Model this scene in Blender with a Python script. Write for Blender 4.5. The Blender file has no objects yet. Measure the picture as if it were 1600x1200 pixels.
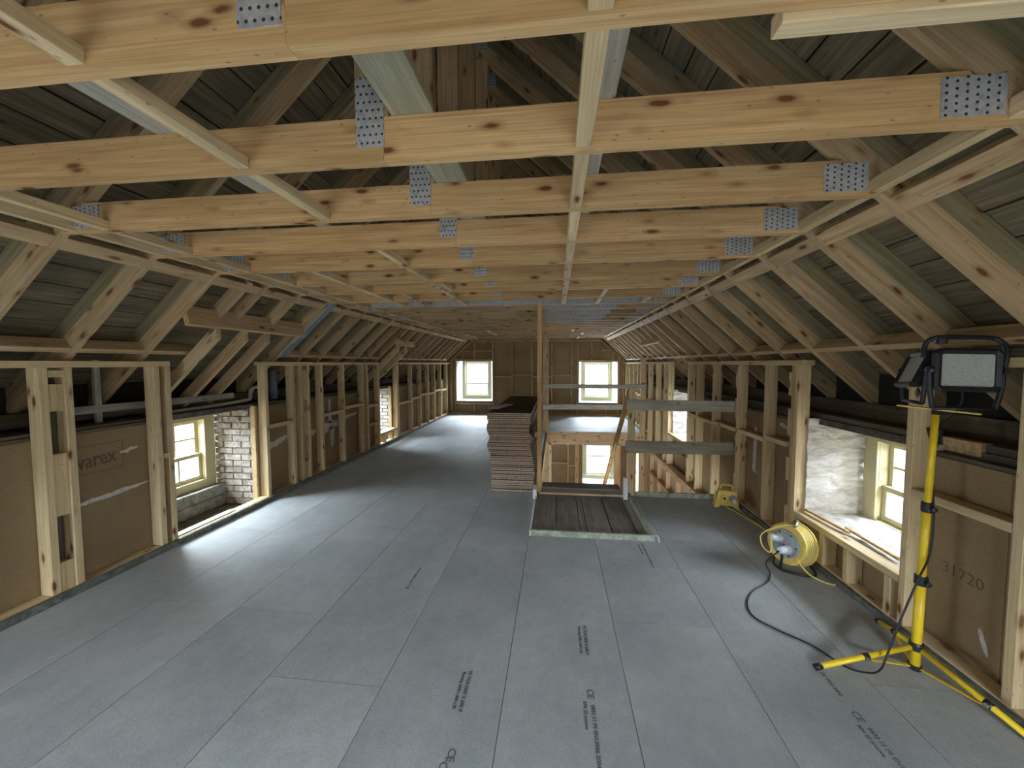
import bpy, bmesh, math, random
from mathutils import Vector, Matrix
random.seed(7)
SC = bpy.context.scene
COL = SC.collection

# ------------------------------------------------------------------ camera
CAM = Vector((0.0, 0.0, 1.585))
def cam_rot(yaw, pit, rol):
    f = Vector((-math.sin(yaw)*math.cos(pit), math.cos(yaw)*math.cos(pit), -math.sin(pit)))
    r = Vector((math.cos(yaw), math.sin(yaw), 0)); d = f.cross(r)
    c, s = math.cos(rol), math.sin(rol)
    return c*r + s*d, -s*r + c*d, f
CR, CD, CF = cam_rot(math.radians(6.548), math.radians(3.110), math.radians(0.116))
cd = bpy.data.cameras.new('camera'); cd.sensor_width = 36; cd.lens = 600/1600*36; cd.clip_start = .02
cam = bpy.data.objects.new('camera', cd); COL.objects.link(cam); SC.camera = cam
cam.matrix_world = Matrix(((CR.x, -CD.x, -CF.x, CAM.x), (CR.y, -CD.y, -CF.y, CAM.y), (CR.z, -CD.z, -CF.z, CAM.z), (0, 0, 0, 1)))

# ------------------------------------------------------------------ world, daylight, exposure
SC.view_settings.view_transform = 'Standard'; SC.view_settings.look = 'None'
SC.view_settings.gamma = 1; SC.view_settings.use_curve_mapping = False
SC.view_settings.exposure = 2.0
w = bpy.data.worlds.new('overcast_sky'); SC.world = w; w.use_nodes = True
w.node_tree.nodes['Background'].inputs[0].default_value = (.90, .96, 1, 1)
w.node_tree.nodes['Background'].inputs[1].default_value = 1.25
try:
    SC.cycles.max_bounces = 10; SC.cycles.diffuse_bounces = 6; SC.cycles.sample_clamp_indirect = 6
    SC.cycles.transparent_max_bounces = 12
    SC.cycles.use_adaptive_sampling = False
except Exception: pass
def daylight(name, loc, target, sx, sy, watts, col=(.75, .87, 1.0)):
    l = bpy.data.lights.new(name, 'AREA'); l.shape = 'RECTANGLE'; l.size = sx; l.size_y = sy
    l.energy = watts; l.color = col
    o = bpy.data.objects.new(name, l); COL.objects.link(o); o.location = loc
    o.rotation_euler = (Vector(target)-Vector(loc)).to_track_quat('-Z', 'Y').to_euler()
WARM = (1.0, .93, .82)
DL = [  # overcast sky outside every window, with unseen rear ones added as fill: bright, high and wide, seen by the room but mostly above the line of sight
 ((-2.53, 14.4, 2.9), (-2.53, 11.7, 1.15), 2.6, 2.0, 520), ((1.25, 14.4, 2.9), (1.25, 11.7, 1.15), 2.6, 2.0, 520),
 ((-2.53, -4.6, 2.6), (-2.2, -2.5, 1.3), 2.4, 1.6, 650), ((1.25, -4.6, 2.6), (1.0, -2.5, 1.3), 2.4, 1.6, 650),  # fill lamps at unseen rear gable windows, added to brighten the room
 ((-5.0, 3.52, 1.35), (-3.9, 3.5, .65), 1.6, 1.1, 150), ((-5.0, 7.3, 1.35), (-3.9, 7.3, .65), 1.4, 1.1, 130),
 ((3.65, 2.95, 1.40), (2.5, 2.95, .65), 1.6, 1.1, 75), ((3.65, 6.7, 1.40), (2.5, 6.7, .65), 1.6, 1.1, 120),
 ((-5.0, -.4, 1.35), (-3.9, -.4, .65), 1.6, 1.1, 160), ((3.65, -.4, 1.40), (2.5, -.4, .65), 1.6, 1.1, 160),  # fill lamps at unseen side openings added behind the camera
 ((1.32, 14.0, -.2), (1.32, 11.8, -1.5), 2.0, 1.8, 300), ((3.9, 9.6, -.4), (2.4, 9.6, -1.5), 1.4, 1.6, 300),
]
for i, a in enumerate(DL): daylight('window_daylight', *a)
def portal(loc, target, sx, sy):
    daylight('window_portal', loc, target, sx, sy, 1)
    o = COL.objects[-1]; o.data.cycles.is_portal = True
for x in (-2.53, 1.25):
    portal((x, 12.32, 1.06), (x, 0, 1.06), .9, 1.15); portal((x, -3.06, 1.06), (x, 0, 1.06), 1.1, 1.2)
for y in (3.52, 7.3, -.4): portal((-4.16, y, .62), (0, y, .62), .95, .85)
for y in (2.95, 6.7, -.4): portal((2.76, y, .66), (0, y, .66), .95, .8)
portal((1.33, 12.32, -1.43), (1.33, 0, -1.43), .95, 1.1)

# ------------------------------------------------------------------ materials
def mat_new(name):
    m = bpy.data.materials.new(name); m.use_nodes = True
    nt = m.node_tree; nt.nodes.clear(); return m, nt
def N(nt, t, **k):
    n = nt.nodes.new(t)
    for a, b in k.items():
        if a in n.inputs: n.inputs[a].default_value = b
        else: setattr(n, a, b)
    return n
def ramp(nt, fac, stops):
    r = nt.nodes.new('ShaderNodeValToRGB'); e = r.color_ramp.elements
    e[0].position, e[0].color = stops[0][0], (*stops[0][1], 1)
    e[1].position, e[1].color = stops[-1][0], (*stops[-1][1], 1)
    for p, c in stops[1:-1]:
        x = e.new(p); x.color = (*c, 1)
    nt.links.new(fac, r.inputs[0]); return r.outputs[0]
def mixc(nt, f, a, b, mode='MIX'):
    m = nt.nodes.new('ShaderNodeMix'); m.data_type = 'RGBA'; m.blend_type = mode
    if isinstance(f, (int, float)): m.inputs[0].default_value = f
    else: nt.links.new(f, m.inputs[0])
    for v, i in ((a, 6), (b, 7)):
        if isinstance(v, tuple): m.inputs[i].default_value = (*v, 1) if len(v) == 3 else v
        else: nt.links.new(v, m.inputs[i])
    return m.outputs[2]
def objvec(nt, scale, rnd=20.0):
    tc = nt.nodes.new('ShaderNodeTexCoord'); oi = nt.nodes.new('ShaderNodeObjectInfo')
    mp = nt.nodes.new('ShaderNodeMapping'); mp.inputs['Scale'].default_value = scale
    mu = N(nt, 'ShaderNodeMath', operation='MULTIPLY'); mu.inputs[1].default_value = rnd
    nt.links.new(oi.outputs['Random'], mu.inputs[0])
    cx = nt.nodes.new('ShaderNodeCombineXYZ')
    for i in range(3): nt.links.new(mu.outputs[0], cx.inputs[i])
    nt.links.new(cx.outputs[0], mp.inputs['Location'])
    nt.links.new(tc.outputs['Object'], mp.inputs['Vector'])
    return mp.outputs[0], oi.outputs['Random'], tc.outputs['Object']
def finish(nt, col, rough=.75, bump=None, bstr=.2, bdist=.002, metal=0, spec=.3):
    b = nt.nodes.new('ShaderNodeBsdfPrincipled'); o = nt.nodes.new('ShaderNodeOutputMaterial')
    if isinstance(col, tuple): b.inputs['Base Color'].default_value = (*col, 1)
    else: nt.links.new(col, b.inputs['Base Color'])
    if isinstance(rough, (int, float)): b.inputs['Roughness'].default_value = rough
    else: nt.links.new(rough, b.inputs['Roughness'])
    b.inputs['Metallic'].default_value = metal; b.inputs['Specular IOR Level'].default_value = spec
    if bump is not None:
        bn = nt.nodes.new('ShaderNodeBump'); bn.inputs['Strength'].default_value = bstr; bn.inputs['Distance'].default_value = bdist
        nt.links.new(bump, bn.inputs['Height']); nt.links.new(bn.outputs[0], b.inputs['Normal'])
    nt.links.new(b.outputs[0], o.inputs[0])
def wood(name, lo, mid, hi, knot=(.16, .06, .02), kdens=1.0, stain=.0, stainc=(.1, .1, .08), rough=.72, bs=.25):
    m, nt = mat_new(name)
    v, rnd, _ = objvec(nt, (1.1, 26, 26))
    n1 = N(nt, 'ShaderNodeTexNoise', Scale=1.6, Detail=5.0, Roughness=.6, Distortion=.35); nt.links.new(v, n1.inputs['Vector'])
    v2, _, _ = objvec(nt, (3, 160, 160)); n2 = N(nt, 'ShaderNodeTexNoise', Scale=1.0, Detail=2.0); nt.links.new(v2, n2.inputs['Vector'])
    c = ramp(nt, n1.outputs[0], [(.3, lo), (.5, mid), (.7, hi)])
    f2 = ramp(nt, n2.outputs[0], [(.3, (.82,)*3), (.7, (1.08,)*3)])
    c = mixc(nt, 1.0, c, f2, 'MULTIPLY')
    # knots
    vk, _, _ = objvec(nt, (4.2, 12, 12), 37.0)
    vo = N(nt, 'ShaderNodeTexVoronoi', Scale=1.0, Randomness=1.0); nt.links.new(vk, vo.inputs['Vector'])
    nk = N(nt, 'ShaderNodeTexNoise', Scale=3.0); nt.links.new(vk, nk.inputs['Vector'])
    ad = N(nt, 'ShaderNodeMath', operation='ADD'); nt.links.new(vo.outputs['Distance'], ad.inputs[0])
    ml = N(nt, 'ShaderNodeMath', operation='MULTIPLY'); ml.inputs[1].default_value = .12; nt.links.new(nk.outputs[0], ml.inputs[0]); nt.links.new(ml.outputs[0], ad.inputs[1])
    kf = ramp(nt, ad.outputs[0], [(.16*kdens, (1, 1, 1)), (.22*kdens, (.35, .35, .35)), (.33*kdens, (0, 0, 0))])
    c = mixc(nt, kf, c, knot)
    vs_, _, _ = objvec(nt, (14, 34, 34), 53.0); vd = N(nt, 'ShaderNodeTexVoronoi', Scale=1.0); nt.links.new(vs_, vd.inputs['Vector'])
    df = ramp(nt, vd.outputs['Distance'], [(.07, (.55, .55, .55)), (.12, (0, 0, 0))]); c = mixc(nt, df, c, knot)
    # tone per timber
    t = ramp(nt, rnd, [(0, (.86, .85, .82)), (.5, (1, 1, 1)), (1, (1.08, 1.05, 1.0))])
    c = mixc(nt, 1.0, c, t, 'MULTIPLY')
    if stain:
        v3, _, _ = objvec(nt, (1.2, 3, 3), 11); n3 = N(nt, 'ShaderNodeTexNoise', Scale=1.7, Detail=4.0); nt.links.new(v3, n3.inputs['Vector'])
        sf = ramp(nt, n3.outputs[0], [(.5, (0, 0, 0)), (.68, (stain,)*3)])
        c = mixc(nt, sf, c, stainc)
    finish(nt, c, rough, n1.outputs[0], bs, .0015, spec=.25)
    return m
def flat(name, col, rough=.5, var=.06, metal=0, scale=30, bs=.0, spec=.4):
    m, nt = mat_new(name); v, rnd, _ = objvec(nt, (1, 1, 1))
    n = N(nt, 'ShaderNodeTexNoise', Scale=float(scale), Detail=4.0); nt.links.new(v, n.inputs['Vector'])
    c = ramp(nt, n.outputs[0], [(.3, tuple(x*(1-var) for x in col)), (.7, tuple(min(1, x*(1+var)) for x in col))])
    finish(nt, c, rough, n.outputs[0] if bs else None, bs, .002, metal, spec); return m
M = {}
M['pine'] = wood('pine', (.50, .30, .125), (.62, .40, .185), (.72, .50, .26), stain=.25, stainc=(.33, .2, .09))
M['pine_pale'] = wood('pale_sawn_pine', (.58, .43, .235), (.70, .545, .32), (.79, .64, .41), stain=.22, stainc=(.45, .33, .16))
M['pine_roof'] = wood('roof_pine', (.40, .27, .14), (.51, .365, .205), (.61, .46, .28), stain=.35, stainc=(.26, .19, .10))
M['treated'] = wood('treated_timber', (.23, .18, .095), (.31, .255, .145), (.38, .325, .20), stain=.5, stainc=(.17, .15, .08), kdens=.7)
M['greyboard'] = wood('weathered_board', (.36, .34, .28), (.48, .46, .38), (.58, .56, .48), knot=(.18, .15, .11), kdens=.7, stain=.5, stainc=(.22, .21, .18))
M['greygreen'] = wood('green_grey_board', (.29, .275, .19), (.36, .345, .25), (.43, .41, .31), knot=(.18, .15, .11), kdens=.6, stain=.4, stainc=(.22, .22, .14))
M['scaffold'] = wood('scaffold_board', (.19, .165, .14), (.26, .23, .20), (.34, .305, .27), knot=(.09, .07, .05), kdens=.6, stain=.5, stainc=(.12, .10, .09))
M['sarking'] = wood('sarking_board', (.13, .10, .06), (.20, .16, .10), (.29, .24, .16), knot=(.08, .05, .03), kdens=.8, stain=.6, stainc=(.10, .10, .07), rough=.85, bs=.5)
M['old'] = wood('old_wall_plate', (.10, .085, .06), (.15, .125, .09), (.2, .175, .13), knot=(.05, .03, .02), kdens=.6, stain=.5, stainc=(.05, .045, .035), rough=.9)
M['pink_wood'] = wood('reddish_pine', (.50, .31, .16), (.63, .42, .24), (.72, .51, .31), stain=.1)
M['osb'] = flat('strand_board', (.55, .40, .2), .8, .3, scale=45, bs=.3)
M['cream'] = flat('cream_paint', (.55, .49, .29), .45, .04, scale=8)
M['white_paint'] = flat('white_paint', (.80, .82, .82), .55, .06, scale=10)
M['yellow'] = flat('yellow_paint', (.88, .62, .03), .32, .04, scale=20, spec=.5)
M['yellow_dull'] = flat('dusty_yellow_plastic', (.74, .55, .13), .5, .14, scale=16)
M['yellow_cord'] = flat('yellow_cord', (.80, .64, .2), .5, .06)
M['black'] = flat('black_plastic', (.018, .019, .024), .38, .1)
M['blackcord'] = flat('black_cord', (.012, .012, .015), .4, .1)
M['grey_pl'] = flat('grey_plastic', (.34, .35, .37), .45, .12, scale=14)
M['white_pl'] = flat('pale_plug_plastic', (.68, .72, .78), .35, .06)
M['pipe'] = flat('white_pipe', (.55, .54, .48), .4, .12, scale=8)
M['duct'] = flat('blue_grey_duct', (.16, .20, .235), .45, .12, scale=6)
M['paper'] = flat('paper', (.93, .92, .97), .6, .03)
M['chrome'] = flat('chrome', (.6, .6, .62), .22, .05, 1)
M['soft'] = flat('pinkish_lining', (.50, .36, .25), .85, .08, scale=6)
M['underlay'] = flat('roof_underlay', (.05, .045, .04), .9, .1)
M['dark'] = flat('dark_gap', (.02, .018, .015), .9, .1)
M['ink'] = flat('print_ink', (.13, .145, .155), .8, .35, scale=120)
M['pencil'] = flat('marker_pen', (.15, .10, .06), .8, .2)
M['ember'] = flat('blue_grey_ink', (.2, .24, .35), .8, .2)

# chipboard floor
m, nt = mat_new('grey_floor_board'); M['floor'] = m
v, rnd, ob = objvec(nt, (1, 1, 1), 9)
a = N(nt, 'ShaderNodeTexNoise', Scale=170.0, Detail=3.0, Roughness=.7); nt.links.new(v, a.inputs['Vector'])
b = N(nt, 'ShaderNodeTexNoise', Scale=2.2, Detail=5.0); nt.links.new(v, b.inputs['Vector'])
c = ramp(nt, a.outputs[0], [(.3, (.36, .37, .372)), (.5, (.44, .455, .46)), (.72, (.53, .545, .55))])
c2 = ramp(nt, b.outputs[0], [(.35, (.85, .87, .87)), (.65, (1.07, 1.06, 1.04))])
c = mixc(nt, 1.0, c, c2, 'MULTIPLY')
d = N(nt, 'ShaderNodeTexNoise', Scale=14.0, Detail=6.0, Roughness=.7); nt.links.new(v, d.inputs['Vector'])
c = mixc(nt, 1.0, c, ramp(nt, d.outputs[0], [(.35, (.93, .93, .92)), (.65, (1.05, 1.05, 1.05))]), 'MULTIPLY')
t = ramp(nt, rnd, [(0, (.96, .965, .97)), (1, (1.03, 1.03, 1.025))]); c = mixc(nt, 1.0, c, t, 'MULTIPLY')
sp = N(nt, 'ShaderNodeTexVoronoi', Scale=3.2); nt.links.new(v, sp.inputs['Vector'])
sf = ramp(nt, sp.outputs['Distance'], [(.012, (.7,)*3), (.03, (0, 0, 0))])
c = mixc(nt, sf, c, (.16, .16, .155))
finish(nt, c, .62, a.outputs[0], .15, .001, spec=.35)
# insulation board (brown paper faced)
m, nt = mat_new('brown_insulation_facing'); M['insul'] = m
v, rnd, ob = objvec(nt, (1, 1, 1), 9)
a = N(nt, 'ShaderNodeTexNoise', Scale=90.0, Detail=3.0); nt.links.new(v, a.inputs['Vector'])
b = N(nt, 'ShaderNodeTexNoise', Scale=2.5, Detail=4.0); nt.links.new(v, b.inputs['Vector'])
c = ramp(nt, b.outputs[0], [(.3, (.25, .172, .088)), (.7, (.33, .235, .13))])
c2 = ramp(nt, a.outputs[0], [(.3, (.9,)*3), (.7, (1.08,)*3)])
c = mixc(nt, 1.0, c, c2, 'MULTIPLY'); finish(nt, c, .7, a.outputs[0], .1, .001)
# hardboard-like sheets in the stack
M['sheet'] = flat('dark_brown_sheet_face', (.045, .022, .010), .6, .15, scale=5)
m, nt = mat_new('sheet_edge'); M['edge'] = m
v, rnd, ob = objvec(nt, (1, 1, 1), 9)
a = N(nt, 'ShaderNodeTexNoise', Scale=60.0, Detail=3.0); nt.links.new(v, a.inputs['Vector'])
c = ramp(nt, a.outputs[0], [(.3, (.30, .22, .155)), (.7, (.62, .49, .37))])
t = ramp(nt, rnd, [(0, (.75,)*3), (1, (1.1,)*3)]); c = mixc(nt, 1.0, c, t, 'MULTIPLY'); finish(nt, c, .85, a.outputs[0], .3, .002)
# galvanised plate with punched nail pattern
def galv(name, nails=True, tint=(.40, .45, .47)):
    m, nt = mat_new(name); v, rnd, ob = objvec(nt, (1, 1, 1), 9)
    a = N(nt, 'ShaderNodeTexVoronoi', Scale=70.0); nt.links.new(v, a.inputs['Vector'])
    c = mixc(nt, .22, tint, a.outputs['Color']); hs = N(nt, 'ShaderNodeHueSaturation', Saturation=.15, Value=1.0); nt.links.new(c, hs.inputs['Color']); c = hs.outputs[0]
    h = a.outputs['Distance']
    if nails:
        sx = nt.nodes.new('ShaderNodeSeparateXYZ'); nt.links.new(ob, sx.inputs[0])
        outs = []
        yz = N(nt, 'ShaderNodeMath', operation='ADD'); nt.links.new(sx.outputs[1], yz.inputs[0]); nt.links.new(sx.outputs[2], yz.inputs[1])
        for src, per in ((sx.outputs[0], .027), (yz.outputs[0], .021)):
            d = N(nt, 'ShaderNodeMath', operation='DIVIDE'); d.inputs[1].default_value = per; nt.links.new(src, d.inputs[0])
            outs.append(d.outputs[0])
        fl = N(nt, 'ShaderNodeMath', operation='FLOOR'); nt.links.new(outs[0], fl.inputs[0])
        hf = N(nt, 'ShaderNodeMath', operation='MULTIPLY'); hf.inputs[1].default_value = .5; nt.links.new(fl.outputs[0], hf.inputs[0])
        zz = N(nt, 'ShaderNodeMath', operation='ADD'); nt.links.new(outs[1], zz.inputs[0]); nt.links.new(hf.outputs[0], zz.inputs[1])
        cs = nt.nodes.new('ShaderNodeCombineXYZ')
        for i, s in enumerate((outs[0], zz.outputs[0])):
            fr = N(nt, 'ShaderNodeMath', operation='FRACT'); nt.links.new(s, fr.inputs[0])
            sb = N(nt, 'ShaderNodeMath', operation='SUBTRACT'); sb.inputs[1].default_value = .5; nt.links.new(fr.outputs[0], sb.inputs[0])
            mm = N(nt, 'ShaderNodeMath', operation='MULTIPLY'); mm.inputs[1].default_value = (1.3, 1.0)[i]; nt.links.new(sb.outputs[0], mm.inputs[0])
            nt.links.new(mm.outputs[0], cs.inputs[i])
        ln = N(nt, 'ShaderNodeVectorMath', operation='LENGTH'); nt.links.new(cs.outputs[0], ln.inputs[0])
        f = ramp(nt, ln.outputs['Value'], [(.17, (1, 1, 1)), (.25, (0, 0, 0))])
        c = mixc(nt, f, c, (.03, .035, .04)); h = ln.outputs['Value']
    finish(nt, c, .5, h, .5, .002, .35, .5); return m
M['galv'] = galv('galvanised_nail_plate'); M['steel'] = galv('galvanised_steel', False, (.30, .36, .40))
M['steel2'] = galv('punched_steel_plate', True, (.34, .42, .48))
# masonry / plaster
def rubble(name, lo, mid, hi, s=7, bs=.7, sy=2.5):
    m, nt = mat_new(name); v, rnd, ob = objvec(nt, (1, 1, sy), 9)
    a = N(nt, 'ShaderNodeTexNoise', Scale=float(s), Detail=8.0, Roughness=.65, Distortion=1.2); nt.links.new(v, a.inputs['Vector'])
    c = ramp(nt, a.outputs[0], [(.32, lo), (.48, mid), (.62, hi)])
    finish(nt, c, .9, a.outputs[0], bs, .012); return m
M['plaster'] = rubble('rough_white_plaster', (.40, .36, .30), (.55, .52, .47), (.64, .62, .58), 6, .6, 3.0)
M['brick'] = rubble('limewashed_brick', (.17, .12, .085), (.32, .27, .22), (.48, .45, .42), 14, .6, 1)
M['mortar'] = rubble('pale_mortar', (.13, .11, .09), (.22, .19, .16), (.32, .29, .25), 20, .6, 1)
M['block'] = rubble('concrete_block', (.15, .15, .13), (.24, .24, .21), (.34, .33, .29), 12, .4, 1)
M['stone'] = rubble('old_masonry', (.06, .05, .04), (.11, .095, .075), (.18, .15, .12), 9, .8, 1)
M['smear'] = rubble('filler_smear', (.44, .41, .37), (.58, .55, .50), (.68, .65, .6), 18, .3, 1)
M['foam'] = rubble('green_grey_edge_strip', (.20, .22, .16), (.36, .39, .30), (.50, .54, .43), 14, .5, 1)
M['foam_dark'] = rubble('dusty_edge_strip', (.07, .075, .06), (.13, .135, .11), (.21, .215, .18), 12, .6, 1)
M['reveal'] = rubble('pale_reveal', (.28, .31, .33), (.38, .41, .43), (.48, .51, .53), 6, .3, 1)
# window glass: clear thin sheet
m, nt = mat_new('clear_glass'); M['glass'] = m
tr = nt.nodes.new('ShaderNodeBsdfTransparent'); gl = N(nt, 'ShaderNodeBsdfGlossy', Roughness=.02); mx = nt.nodes.new('ShaderNodeMixShader'); mx.inputs[0].default_value = .06
o = nt.nodes.new('ShaderNodeOutputMaterial'); nt.links.new(tr.outputs[0], mx.inputs[1]); nt.links.new(gl.outputs[0], mx.inputs[2]); nt.links.new(mx.outputs[0], o.inputs[0])
m, nt = mat_new('lamp_glass'); M['lens'] = m
v, rnd, ob = objvec(nt, (1, 1, 1), 3)
a = N(nt, 'ShaderNodeTexNoise', Scale=160.0, Detail=2.0); nt.links.new(v, a.inputs['Vector'])
c = ramp(nt, a.outputs[0], [(.35, (.34, .36, .33)), (.65, (.50, .52, .48))]); finish(nt, c, .3, a.outputs[0], .3, .001, spec=.6)

# ------------------------------------------------------------------ object helpers
LOC = {}
def link(name, me, mw, parent, label=None):
    o = bpy.data.objects.new(name, me); COL.objects.link(o)
    if parent is not None:
        o.parent = parent; p = LOC.get(parent.name)
        if p is None: p = Vector((0, 0, 0))
        mw2 = Matrix.Translation(-p) @ mw
        o.matrix_basis = mw2
        LOC[o.name] = mw.to_translation() if False else None
    else: o.matrix_basis = mw
    if label: o['label'] = label
    return o
def thing(name, label, cat, loc, group=None):
    o = bpy.data.objects.new(name, None); COL.objects.link(o); o.location = loc; o.empty_display_size = .1
    LOC[o.name] = Vector(loc); o['label'] = label; o['category'] = cat
    if group: o['group'] = group
    return o
def structure(name, loc=(0, 0, 0)):
    o = bpy.data.objects.new(name, None); COL.objects.link(o); o.location = loc; o['kind'] = 'structure'
    LOC[o.name] = Vector(loc); return o
def sub(name, me, mw_local, parent, label=None):    # sub-part: local matrix relative to parent part
    o = bpy.data.objects.new(name, me); COL.objects.link(o); o.parent = parent; o.matrix_basis = mw_local
    if label: o['label'] = label
    return o
def tag(o, label, cat, group=None):
    o['label'] = label; o['category'] = cat
    if group: o['group'] = group
def frame(origin, x, y, z): # columns
    return Matrix(((x[0], y[0], z[0], origin[0]), (x[1], y[1], z[1], origin[1]), (x[2], y[2], z[2], origin[2]), (0, 0, 0, 1)))
def mesh_of(verts, faces, mat, smooth=False, mats=None, fm=None):
    me = bpy.data.meshes.new('m'); me.from_pydata(verts, [], faces)
    for mm in (mats or [mat]): me.materials.append(mm)
    if fm: me.polygons.foreach_set('material_index', fm)
    if smooth: me.polygons.foreach_set('use_smooth', [True]*len(faces))
    me.update(); return me
def beam_mesh(L, w, h, mat, ch=.0025, x0=0.0):
    """long axis local X, width local Y, height local Z, centred on the axis, eased arrises"""
    c = min(ch, w*.2, h*.2); a, b = w/2, h/2
    sec = [(-a+c, -b), (a-c, -b), (a, -b+c), (a, b-c), (a-c, b), (-a+c, b), (-a, b-c), (-a, -b+c)]
    vs = [(x0, y, z) for y, z in sec] + [(x0+L, y, z) for y, z in sec]
    fs = [tuple(range(7, -1, -1)), tuple(range(8, 16))] + [(i, (i+1) % 8, 8+(i+1) % 8, 8+i) for i in range(8)]
    return mesh_of(vs, fs, mat)
def beam(name, parent, p, q, w, h, mat, up=(0, 0, 1), label=None, ch=.0025):
    p, q = Vector(p), Vector(q); x = (q-p); L = x.length; x.normalize(); u = Vector(up)
    if abs(u.dot(x)) > .99: u = Vector((0, 1, 0)) if abs(x.y) < .9 else Vector((1, 0, 0))
    y = u.cross(x).normalized(); z = x.cross(y)
    return link(name, beam_mesh(L, w, h, M[mat], ch), frame(p, x, y, z), parent, label)
def box(name, parent, x0, x1, y0, y1, z0, z1, mat, label=None, ch=.0025):
    dx, dy, dz = x1-x0, y1-y0, z1-z0; cx, cy, cz = (x0+x1)/2, (y0+y1)/2, (z0+z1)/2
    if dx >= dy and dx >= dz: return beam(name, parent, (x0, cy, cz), (x1, cy, cz), dy, dz, mat, (0, 0, 1), label, ch)
    if dy >= dx and dy >= dz: return beam(name, parent, (cx, y0, cz), (cx, y1, cz), dx, dz, mat, (0, 0, 1), label, ch)
    return beam(name, parent, (cx, cy, z0), (cx, cy, z1), dx, dy, mat, (0, 1, 0), label, ch)
def prism_mesh(poly, t, mat):
    """poly in local XZ, extruded 0..t along local Y"""
    n = len(poly); vs = [(x, 0, z) for x, z in poly] + [(x, t, z) for x, z in poly]
    ar = sum(poly[i][0]*poly[(i+1) % n][1]-poly[(i+1) % n][0]*poly[i][1] for i in range(n))
    f0, f1 = tuple(range(n)), tuple(range(2*n-1, n-1, -1))
    fs = [f0, f1] + [(i, n+i, n+(i+1) % n, (i+1) % n) for i in range(n)]
    if ar < 0: fs = [tuple(reversed(f)) for f in fs]
    return mesh_of(vs, fs, mat)
def tube_mesh(pts, r, mat, seg=8, closed=False, smooth=True):
    pts = [Vector(p) for p in pts]; n = len(pts); vs = []; fs = []; prev = None
    for i, p in enumerate(pts):
        if closed: t = pts[(i+1) % n]-pts[i-1]
        else: t = pts[min(i+1, n-1)]-pts[max(i-1, 0)]
        t.normalize()
        if prev is None:
            u = Vector((0, 0, 1)) if abs(t.z) < .9 else Vector((1, 0, 0)); u = (u-t*u.dot(t)).normalized()
        else: u = (prev-t*prev.dot(t)).normalized()
        prev = u; v = t.cross(u); rr = r[i] if isinstance(r, (list, tuple)) else r
        for k in range(seg):
            a = 2*math.pi*k/seg; vs.append(p+u*math.cos(a)*rr+v*math.sin(a)*rr)
    m2 = n if closed else n-1
    for i in range(m2):
        for k in range(seg):
            a, b = i*seg+k, i*seg+(k+1) % seg; c_, d_ = ((i+1) % n)*seg+(k+1) % seg, ((i+1) % n)*seg+k
            fs.append((a, b, c_, d_))
    if not closed: fs += [tuple(range(seg-1, -1, -1)), tuple(range((n-1)*seg, n*seg))]
    me = mesh_of([tuple(v) for v in vs], fs, mat, smooth)
    return me
def smooth_path(ctrl, k=8):
    P = [Vector(c) for c in ctrl]; out = []
    for i in range(len(P)-1):
        p0, p1, p2, p3 = P[max(i-1, 0)], P[i], P[i+1], P[min(i+2, len(P)-1)]
        for j in range(k):
            t = j/k; out.append(.5*((2*p1)+(-p0+p2)*t+(2*p0-5*p1+4*p2-p3)*t*t+(-p0+3*p1-3*p2+p3)*t**3))
    out.append(P[-1]); return out
def tube(name, parent, pts, r, mat, seg=8, label=None, closed=False):
    base = Vector(pts[0]); me = tube_mesh([Vector(p)-base for p in pts], r, M[mat], seg, closed)
    return link(name, me, Matrix.Translation(base), parent, label)
def lathe_mesh(prof, mat, seg=24, mats=None):
    """prof: list of (r, z)"""
    vs = []; fs = []
    for r, z in prof:
        for k in range(seg):
            a = 2*math.pi*k/seg; vs.append((r*math.cos(a), r*math.sin(a), z))
    for i in range(len(prof)-1):
        for k in range(seg):
            fs.append((i*seg+k, i*seg+(k+1) % seg, (i+1)*seg+(k+1) % seg, (i+1)*seg+k))
    fs += [tuple(range(seg-1, -1, -1)), tuple(range((len(prof)-1)*seg, len(prof)*seg))]
    return mesh_of(vs, fs, mat)
def axis_frame(o, z):
    z = Vector(z).normalized(); u = Vector((0, 0, 1)) if abs(z.z) < .9 else Vector((1, 0, 0))
    x = u.cross(z).normalized(); y = z.cross(x); return frame(o, x, y, z)
def bumpy(name, parent, origin, ux, uy, nu, nv, amp, mat, label=None, seed=1, ridg=0, thick=.03):
    """an uneven slab: grid spanned by ux, uy, relief along the normal, with depth behind"""
    from mathutils import noise
    ux, uy = Vector(ux), Vector(uy); n = ux.cross(uy).normalized(); o = Vector(origin); vs = []; fs = []
    for j in range(nv+1):
        for i in range(nu+1):
            p = ux*(i/nu)+uy*(j/nv); q = (p+o)*6+Vector((seed*3.1, 0, 0))
            q2 = Vector((q.x, q.y, q.z*2.6)) if ridg else q
            h = noise.fractal(q2, 1.0, 2.0, 5)*amp + (noise.ridged_multi_fractal(q2*.7, 1, 2, 3, 1, 2)-1)*amp*ridg
            h = max(-amp*.9, min(amp*1.1, h)); vs.append(tuple(p+n*h))
    for j in range(nv):
        for i in range(nu):
            a = j*(nu+1)+i; fs.append((a, a+1, a+nu+2, a+nu+1))
    b = len(vs); vs += [tuple(-n*thick), tuple(ux-n*thick), tuple(ux+uy-n*thick), tuple(uy-n*thick)]
    fs.append((b+3, b+2, b+1, b))
    bot = list(range(nu+1)); top = [nv*(nu+1)+i for i in range(nu+1)]; lf = [j*(nu+1) for j in range(nv+1)]; rt = [j*(nu+1)+nu for j in range(nv+1)]
    fs += [tuple([b, b+1]+bot[::-1]), tuple([b+2, b+3]+top), tuple([b+3, b]+lf), tuple([b+1, b+2]+rt[::-1])]
    return link(name, mesh_of(vs, fs, M[mat], False), Matrix.Translation(o), parent, label)
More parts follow.
